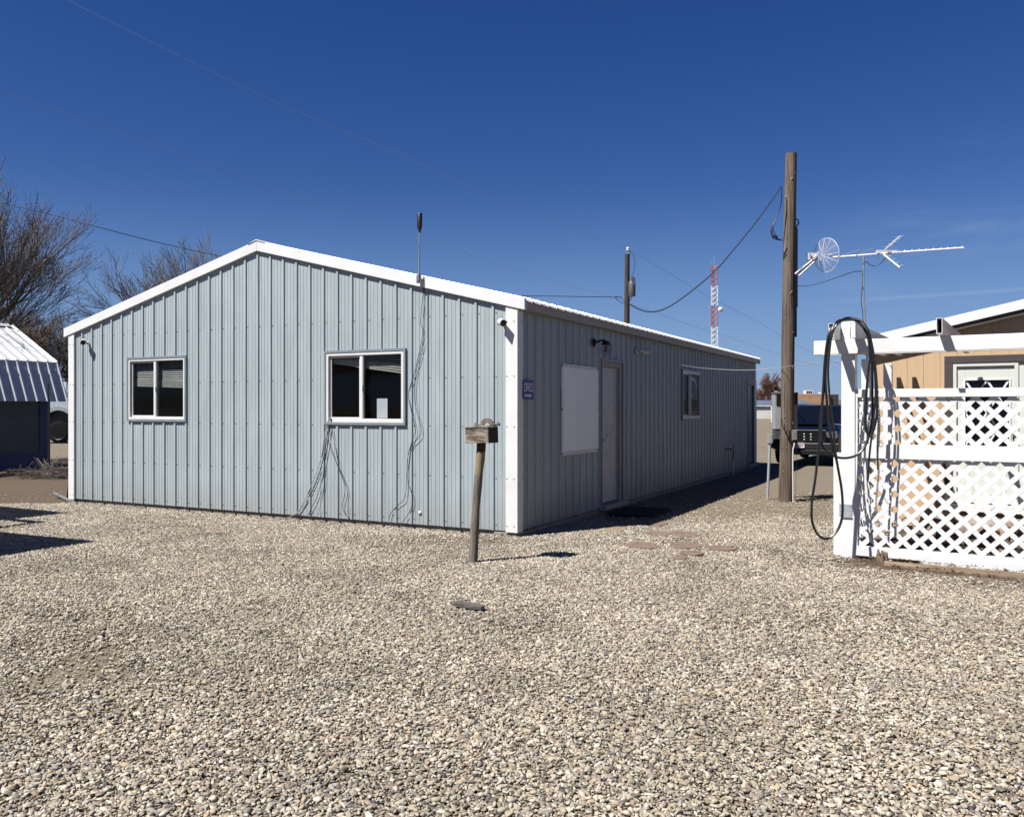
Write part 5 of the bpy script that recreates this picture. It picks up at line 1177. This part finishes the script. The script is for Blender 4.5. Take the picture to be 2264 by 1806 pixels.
twigs(104, 1052, .5, 2, 'leafless pale shrub growing beside the T post')
bt = P(157, 1010, 14.3); bb = G(149.5, 1100); mb = MB(); mb.add([(bb.x-.02,bb.y,0),(bb.x+.10,bb.y,0),(bt.x+.12,bt.y,bt.z),(bt.x,bt.y,bt.z),(bb.x-.02,bb.y+.03,0),(bb.x+.10,bb.y+.03,0),(bt.x+.12,bt.y+.03,bt.z),(bt.x,bt.y+.03,bt.z)], [(0,1,2,3),(7,6,5,4),(0,4,5,1),(1,5,6,2),(2,6,7,3),(3,7,4,0)])
o = mb.build('leaning_board', M_POLED, None); tag(o, 'dark board leaning against the far left corner of the office', 'board')
a, c = G(121, 1097), G(170, 1115); mb = MB(); mb.tube([(0,0,.02),((c-a).length,0,.02)], .028, 10); o = mb.build('metal_channel', M_GALVD, None, bevel=.004); o.location = (a.x,a.y,.03); o.rotation_euler = (0, .03, math.atan2(c.y-a.y, c.x-a.x)); tag(o, 'short grey metal channel lying on the dirt at the left corner of the office', 'metal scrap')
# pale work truck seen between shed and office
wt = P(132, 903, 38); xa_ = lambda px: (px-132)/F*38
WT = thing('work_truck', 'pale blue work truck with a large black wheel behind the shed', 'truck', (wt.x, 38, 0))
mb = MB()
mb.prism([(-1.6,.75),(-1.55,1.35),(-1.0,1.62),(-.9,1.9),(-.2,2.0),(1.1,2.12),(1.6,3.0),(3.2,3.05),(3.3,.8),(.9,.75),(.75,1.2),(.35,1.5),(0,1.56),(-.35,1.5),(-.75,1.2),(-.9,.75)], 1, .0, 2.1); mb.build('cab', M_TRUCKW, WT, bevel=.05)
mb = MB(); N_ = 16; arc0 = [(.80*cos(t), .52+.95*sin(t)) for t in [pi*i/N_ for i in range(N_+1)]]; arc1 = [(.98*cos(t), .52+1.13*sin(t)) for t in [pi*i/N_ for i in range(N_+1)]]
for i in range(N_): mb.prism([arc0[i], arc0[i+1], arc1[i+1], arc1[i]], 1, -.14, .02)
mb.build('fender', M_GREYBOX, WT, smooth=True)
mb = MB(); mb.box((-.85,.16,.35),(.85,.3,1.48)); mb.build('wheel_well', M_BLACK, WT)
mb = MB(); mb.prism([(1.2,2.15),(1.62,2.9),(2.4,2.92),(2.4,2.15)], 1, -.02, -.001); mb.build('window', M_TGLASS, WT)
mb = MB(); mb.box((3.35,.0,1.0),(9,2.4,3.4)); mb.box((-1.4,.3,.5),(9,1.8,.75)); mb.build('box_body', M_TRUCKW, WT, bevel=.03)
mb = MB(); mb.box((xa_(144),-.25,P(0,863,38).z),(xa_(153),-.15,P(0,845,38).z)); mb.tube([(xa_(149),-.2,P(0,863,38).z),(xa_(150),-.1,P(0,874,38).z)], .03, 6); mb.build('mirror', M_PVC, WT, bevel=.04)
for xx in (-.02, 6.5):
    Mw = Matrix.Translation((xx, .06, .5)) @ Matrix.Rotation(pi/2, 4, 'X')
    mb = MB(); mb.lathe([(.3,-.15),(.45,-.14),(.5,-.1),(.51,0),(.5,.1),(.45,.14),(.3,.15)], 30, 0, Mw); wo = mb.build('wheel', M_TYRE, WT, smooth=True)
    mb = MB(); mb.lathe([(0,.10),(.07,.12),(.10,.06),(.20,.04),(.26,.10),(.335,.155),(.34,.12),(.34,-.1),(0,-.1)], 28, 0, Mw)
    for i in range(8): mb.lathe([(0,.07),(.028,.07),(.028,.075),(0,.076)], 8, 1, Mw @ Matrix.Translation((.235*cos(i*pi/4), .235*sin(i*pi/4), .02)))
    mb.build('rim', [M_RIM, M_BLACK], wo, smooth=True)

# unseen canopy added left of the frame, shaped to throw the lower left shade
CPc = B.l(Vector((-6.29, 8.89, 0)))
cp = thing('shadow_canopy', 'unseen flat white canopy outside the left edge of the view, added to cast shade', 'canopy', (B.o.x, B.o.y, 0), B.a)
mb = MB(); zc = 2.4; mb.box((CPc.x-3.6, CPc.y-4.2, zc), (CPc.x, CPc.y, zc+.09)); mb.build('roof', M_ROOF, cp)
c2 = B.l(Vector((-8.04, 11.64, 0))); mb = MB(); mb.box((c2.x-3, c2.y-.95, zc), (c2.x, c2.y, zc+.09)); mb.build('roof', M_ROOF, cp)
mb = MB()
e1 = B.l(Vector((-6.39-1.44, 11.47-.924, 0))); e2 = B.l(Vector((-5.94-1.44, 10.67-.924, 0)))
mb.box((e1.x-3, e1.y-.06, zc), (e1.x, e1.y+.06, zc+.08)); mb.box((e1.x-3, e2.y-.12, zc), (e1.x, e2.y+.03, zc+.08)); mb.box((e1.x-.1, e2.y, zc+.001), (e1.x-.01, e1.y, zc+.079)); mb.box((c2.x-2.95,CPc.y-4,zc+.002),(c2.x-2.85,c2.y-.02,zc+.07)); mb.build('beam', M_TRIM, cp)
mb = MB()
for xx, yy in ((c2.x-2.9, c2.y-.5), (CPc.x-3.5, CPc.y-4.1), (CPc.x-3.5, CPc.y-.3)): mb.box((xx-.05, yy-.05, 0), (xx+.05, yy+.05, zc))
mb.build('leg', M_TRIM, cp)

# ---------------------------------------------------------------- bare trees
def bare_tree(base, height, seed, label, mt=M_BARK, m2=M_TWIG, spread=.55, trunk=.18, levels=6, buds=0.0, lean=(0,0), first=.25, stems=None, group=None, twig_r=.006, nb=(3,4), name='bare_tree', cat='tree', up=.25):
    rr = random.Random(seed); root = thing(name, label, cat, tuple(base), 0, group)
    T = MB(); K = MB(); U = MB()
    def grow(p, d, L, r, lv):
        n = 4; pts = [p]; q = p.copy(); dd = d.copy()
        for i in range(n):
            dd = (dd + Vector((rr.gauss(0,.09), rr.gauss(0,.09), rr.gauss(0,.05)+up*.22))).normalized(); q = q + dd*(L/n); pts.append(q.copy())
        r1 = r*.62
        (T if lv < 2 else K).tube(pts, [max(twig_r*.8, r+(r1-r)*i/n) for i in range(n+1)], 7 if lv < 2 else (4 if lv < 4 else 3), cap=False)
        if lv >= levels:
            if buds:
                for i in range(1, n+1):
                    for _ in range(2):
                        if rr.random() < buds:
                            c = pts[i]+Vector((rr.gauss(0,.02), rr.gauss(0,.02), rr.gauss(0,.02))); s = rr.uniform(.012,.026)
                            e1 = Vector((rr.gauss(0,1), rr.gauss(0,1), rr.gauss(0,1))).normalized()*s; e2 = Vector((rr.gauss(0,1), rr.gauss(0,1), rr.gauss(0,1))).normalized()*s*.6
                            U.add([c-e1, c-e2, c+e1, c+e2], [(0,1,2,3)])
            return
        k = rr.randint(*nb)
        for i in range(k):
            t = .35+.65*(i+1)/k if lv else .55+.45*(i+1)/k
            at = pts[min(n, int(t*n))]; ax = dd.orthogonal().normalized(); ax.rotate(Quaternion(dd, rr.random()*6.28))
            nd = (dd*cos(spread*rr.uniform(.5,1.25)) + ax*sin(spread*rr.uniform(.5,1.25))).normalized()
            grow(at, nd, L*rr.uniform(.62,.86), max(twig_r, r1*rr.uniform(.6,.9)), lv+1)
        grow(pts[-1], dd, L*.78, r1*.9, lv+1)
    for lx, ly in (stems or [lean]): grow(Vector((0,0,0)), Vector((lx, ly, 1)).normalized(), height*first, trunk, 0)
    T.build('trunk', mt, root, smooth=True); K.build('crown', m2, root)
    if U.f: U.build('buds', M_BUD, root)
    return root
bare_tree((-16.7, 23, 0), 8.4, 11, 'tall budding bare tree filling the upper left edge above the shed', m2=M_TWIGD, buds=.5, spread=.48, levels=6, trunk=.20, first=.28, twig_r=.006, stems=[(.10,0),(.36,.15),(.62,0)], nb=(2,3), up=.2)
bare_tree((-15.0, 40, 0), 9.3, 23, 'rounded bare tree showing above the left slope of the office roof', m2=M_TWIGG, spread=.48, levels=6, trunk=.22, first=.272, twig_r=.009, stems=[(-.55,0),(-.05,0),(.38,0)], nb=(2,3), up=.14)
for i_, (px_, d_, h_, lb_) in enumerate([(40, 46, 9.0, 'dense brown thicket tree behind the peak of the white shed roof'), (100, 45, 8.4, 'dense brown thicket tree above the lower end of the shed roof'), (150, 47, 8.2, 'dense brown thicket tree beside the office corner, left of the rake trim'), (-15, 44, 9.5, 'dense brown thicket tree at the very left edge of the view'), (190, 49, 7.5, 'dense brown thicket tree mostly hidden behind the office corner')]):
    bare_tree((P(px_, 0, d_).x, d_, 0), h_, 31+i_*3, lb_, m2=M_TWIG2, spread=.62, levels=6, trunk=.16, first=.225, twig_r=.011, nb=(2,4), up=.1, group='thicket behind the shed', name='thicket_tree')
for i_, (px_, d_) in enumerate([(60, 43), (92, 44), (128, 44)]):
    bare_tree((P(px_, 0, d_).x, d_, 0), 3.6, 51+i_*3, ['low brown bush behind the shed, leftmost of three', 'low brown bush behind the shed, middle of three', 'low brown bush behind the pale work truck'][i_], m2=M_TWIG2, spread=.75, levels=5, trunk=.08, first=.2, twig_r=.012, nb=(3,4), up=.05, name='bush', cat='bush', group='bushes behind the shed')
bare_tree((P(1692,0,150).x, 150, 0), 9.2, 51, 'reddish brown bare tree just right of the office far corner', m2=mat('red_brown_twigs',(.26,.15,.10),.9), spread=.65, levels=5, trunk=.13, first=.25, twig_r=.04, nb=(3,4), up=.1, group='distant trees beyond the lot')
bare_tree((P(1718,0,155).x, 155, 0), 7.5, 53, 'bare tree partly hidden by the left edge of the wooden pole', m2=M_TWIG2, spread=.7, levels=5, trunk=.13, first=.2, twig_r=.04, nb=(3,4), up=.05, group='distant trees beyond the lot')
bare_tree((P(1672,0,152).x, 152, 0), 7.5, 54, 'bare tree mostly hidden behind the office far corner', m2=M_TWIG2, spread=.7, levels=5, trunk=.13, first=.2, twig_r=.04, nb=(3,4), up=.05, group='distant trees beyond the lot')
bare_tree((P(1772,0,150).x, 150, 0), 5.6, 57, 'rounded grey green tree just right of the wooden pole', m2=mat('grey_green_twigs',(.17,.16,.12),.9), spread=.7, levels=5, trunk=.2, first=.2, twig_r=.04, nb=(3,4), up=.05, group='distant trees beyond the lot')
bare_tree((P(1800,0,160).x, 160, 0), 4.9, 58, 'small grey tree above the flat brick building', m2=mat('grey_twigs',(.18,.16,.13),.9), spread=.7, levels=5, trunk=.2, first=.2, twig_r=.04, nb=(3,4), up=.05, group='distant trees beyond the lot')

# ---------------------------------------------------------------- distant buildings and hill
def xa(px, d): return (px-CX)/F*d
bw = thing('white_block_building', 'long low white block building with grey roof across the lot', 'building', (xa(1640,130), 130, 0))
mb = MB(); mb.box((-3, 0, -.1), (6, 8, 1.65)); mb.build('wall', M_BLOCK, bw); mb = MB(); mb.prism([(-.16,1.96),(-.16,2.0),(4,2.85),(8.6,1.98)], 0, -3.5, 6.4); mb.build('roof', M_BLUEROOF, bw)
mb = MB(); mb.box((-3.5,-.22,1.84),(6.4,-.165,2.0)); mb.build('fascia', M_TRIM, bw); mb = MB(); mb.box((-3.2,-.12,1.70),(6.2,-.01,1.83)); mb.build('soffit', M_DARKBOX, bw)
bk = thing('brick_building', 'flat roofed tan brick building with rooftop cooler beyond the truck', 'building', (xa(1762,112), 112, 0))
mb = MB(); mb.box((-.6, 0, -.1), (xa(1836,112)-xa(1762,112), 9, P(0,871,112).z)); mb.build('wall', M_BRICK, bk)
mb = MB(); mb.box((xa(1836,112)-xa(1762,112)+.01, .3, -.1), (xa(1856,112)-xa(1762,112), 9, P(0,871,112).z-.05)); mb.build('side_wing', M_BROWN, bk)
mb = MB(); x0 = xa(1793,112)-xa(1762,112); mb.box((x0, 2, P(0,871,112).z), (x0+.95, 2.9, P(0,862,112).z)); mb.build('rooftop_cooler', M_TRIM, bk); mb = MB(); 
for i in range(3): mb.box((x0+.1+i*.27, 1.97, P(0,868.5,112).z), (x0+.3+i*.27, 1.999, P(0,864,112).z))
mb.build('cooler_vent', M_BLACK, bk); mb = MB(); x1_ = xa(1823,112)-xa(1762,112); mb.box((x1_,2,P(0,871,112).z),(x1_+.3,2.3,P(0,866,112).z)); mb.box((x1_+1.2,2,P(0,872,112).z),(x1_+1.65,2.3,P(0,868.5,112).z)); mb.build('roof_vent', M_TRIM, bk)
bs = thing('low_shed', 'low shed with slate blue roof in front of the brick building', 'shed', (xa(1762,95), 95, 0))
mb = MB(); mb.box((-2, 0, -.1), (1.2, 3, 2.0)); mb.build('wall', M_BLOCK, bs); mb = MB(); mb.prism([(-.3,2.02),(-.3,2.07),(3.3,2.5),(3.3,2.4)], 0, -2.3, 1.9); mb.build('roof', M_BLUEROOF, bs)
def hills():
    mb = MB(); n = 160; vs = []
    for i in range(n+1):
        a_ = -pi*.6 + 1.2*pi*i/n; R1 = 1250
        h_ = 15+9*noise.noise(Vector((a_*3, 0, 3)))+4*noise.noise(Vector((a_*14, 0, 5)))
        vs += [(sin(a_)*R1*.96, cos(a_)*R1*.96, -1), (sin(a_)*R1, cos(a_)*R1, h_), (sin(a_)*R1*1.1, cos(a_)*R1*1.1, -1)]
    mb.add(vs, [(i*3+j, i*3+j+1, (i+1)*3+j+1, (i+1)*3+j) for i in range(n) for j in range(2)])
    mb.build('hills', mat('distant_scrub', (.10,.105,.10), .95, 0, .2, .02), None, smooth=True, kind='structure')
hills()

# ---------------------------------------------------------------- light, sky, camera
TOS = Vector((-.78, -.5, 1.3)).normalized()
el = math.asin(TOS.z); rot = math.atan2(TOS.x, TOS.y)
wd = bpy.data.worlds.new('World'); SC.world = wd; wd.use_nodes = True; N = wd.node_tree.nodes; L = wd.node_tree.links
bg = N['Background']; sk = N.new('ShaderNodeTexSky'); sk.sky_type = 'NISHITA'; sk.sun_disc = False; sk.sun_elevation = el; sk.sun_rotation = rot % (2*pi)
sk.altitude = 1200; sk.air_density = 1.0; sk.dust_density = .0; sk.ozone_density = 1.6
def vm(op, a, b=None):
    n = N.new('ShaderNodeVectorMath'); n.operation = op
    for k, q in ((0, a), (1, b)):
        if q is None: continue
        if isinstance(q, (tuple, Vector)): n.inputs[k].default_value = tuple(q)
        else: L.new(q, n.inputs[k])
    return n
def mth(op, a, b=None, clamp=False):
    n = N.new('ShaderNodeMath'); n.operation = op; n.use_clamp = clamp
    for k, q in ((0, a), (1, b)):
        if q is None: continue
        if isinstance(q, (int, float)): n.inputs[k].default_value = q
        else: L.new(q, n.inputs[k])
    return n.outputs[0]
def mrg(v, a, b, c, d):
    n = N.new('ShaderNodeMapRange'); n.interpolation_type = 'SMOOTHSTEP'
    for k, q in zip(('From Min','From Max','To Min','To Max'), (a, b, c, d)): n.inputs[k].default_value = q
    L.new(v, n.inputs['Value']); return n.outputs[0]
tc = N.new('ShaderNodeTexCoord'); nrmz = vm('NORMALIZE', tc.outputs['Generated']).outputs[0]
dA = P(1700, 677, 1) - Vector((0,0,H)); dB = P(2300, 637, 1) - Vector((0,0,H)); pn = dA.cross(dB).normalized()
wob = N.new('ShaderNodeTexNoise'); wob.inputs['Scale'].default_value = 9; wob.inputs['Detail'].default_value = 5; L.new(nrmz, wob.inputs[0])
dist = mth('ABSOLUTE', mth('ADD', vm('DOT_PRODUCT', nrmz, pn).outputs['Value'], mth('MULTIPLY', mth('SUBTRACT', wob.outputs['Fac'], .5), .006)))
trail = mth('MULTIPLY', mrg(dist, .0004, .0032, 1, 0), mrg(vm('DOT_PRODUCT', nrmz, Vector((1,0,0))).outputs['Value'], .29, .42, 0, 1))
cn = N.new('ShaderNodeTexNoise'); cn.inputs['Scale'].default_value = 5; cn.inputs['Detail'].default_value = 8; cn.inputs['Roughness'].default_value = .62; L.new(vm('MULTIPLY', nrmz, (1.2, 1.2, 7)).outputs[0], cn.inputs[0])
cdir = (P(2160, 625, 1) - Vector((0,0,H))).normalized()
cir = mth('MULTIPLY', mrg(cn.outputs['Fac'], .48, .75, 0, 1), mrg(vm('DOT_PRODUCT', nrmz, cdir).outputs['Value'], .985, .999, 0, 1))
cover = mth('ADD', mth('MULTIPLY', trail, .09), mth('MULTIPLY', cir, .10), True)
hs = N.new('ShaderNodeHueSaturation'); hs.inputs['Hue'].default_value = .5155; hs.inputs['Saturation'].default_value = 1.36; L.new(sk.outputs[0], hs.inputs['Color'])
mu = vm('MULTIPLY', hs.outputs[0], (.585, .59, .65)).outputs[0]
sz = N.new('ShaderNodeSeparateXYZ'); L.new(nrmz, sz.inputs[0])
mh = N.new('ShaderNodeMix'); mh.data_type = 'RGBA'; L.new(mrg(sz.outputs['Z'], 0, .26, .72, 0), mh.inputs['Factor']); L.new(mu, mh.inputs[6]); mh.inputs[7].default_value = (1.55, 2.7, 5.2, 1)
mx = N.new('ShaderNodeMix'); mx.data_type = 'RGBA'; L.new(cover, mx.inputs['Factor']); L.new(mh.outputs[2], mx.inputs[6]); mx.inputs[7].default_value = (5.5, 6.2, 7.2, 1)
L.new(mx.outputs[2], bg.inputs[0]); bg.inputs[1].default_value = .05
sl = bpy.data.lights.new('sun', 'SUN'); sl.energy = 5.0; sl.angle = radians(.53); sl.color = (1, .965, .915)
so = bpy.data.objects.new('sun', sl); COL.objects.link(so); so.rotation_euler = (-TOS).to_track_quat('-Z', 'Y').to_euler(); so.location = (-20,-15,30)
cam = bpy.data.cameras.new('camera'); cam.sensor_fit = 'HORIZONTAL'; cam.sensor_width = 36; cam.lens = 36*F/2264; cam.clip_end = 4000; cam.clip_start = .05
co_ = bpy.data.objects.new('camera', cam); COL.objects.link(co_); co_.location = (0, 0, H); co_.rotation_euler = (pi/2, 0, 0); SC.camera = co_
SC.view_settings.view_transform = 'Standard'; SC.view_settings.look = 'None'; SC.view_settings.exposure = 1.25; SC.view_settings.gamma = 1
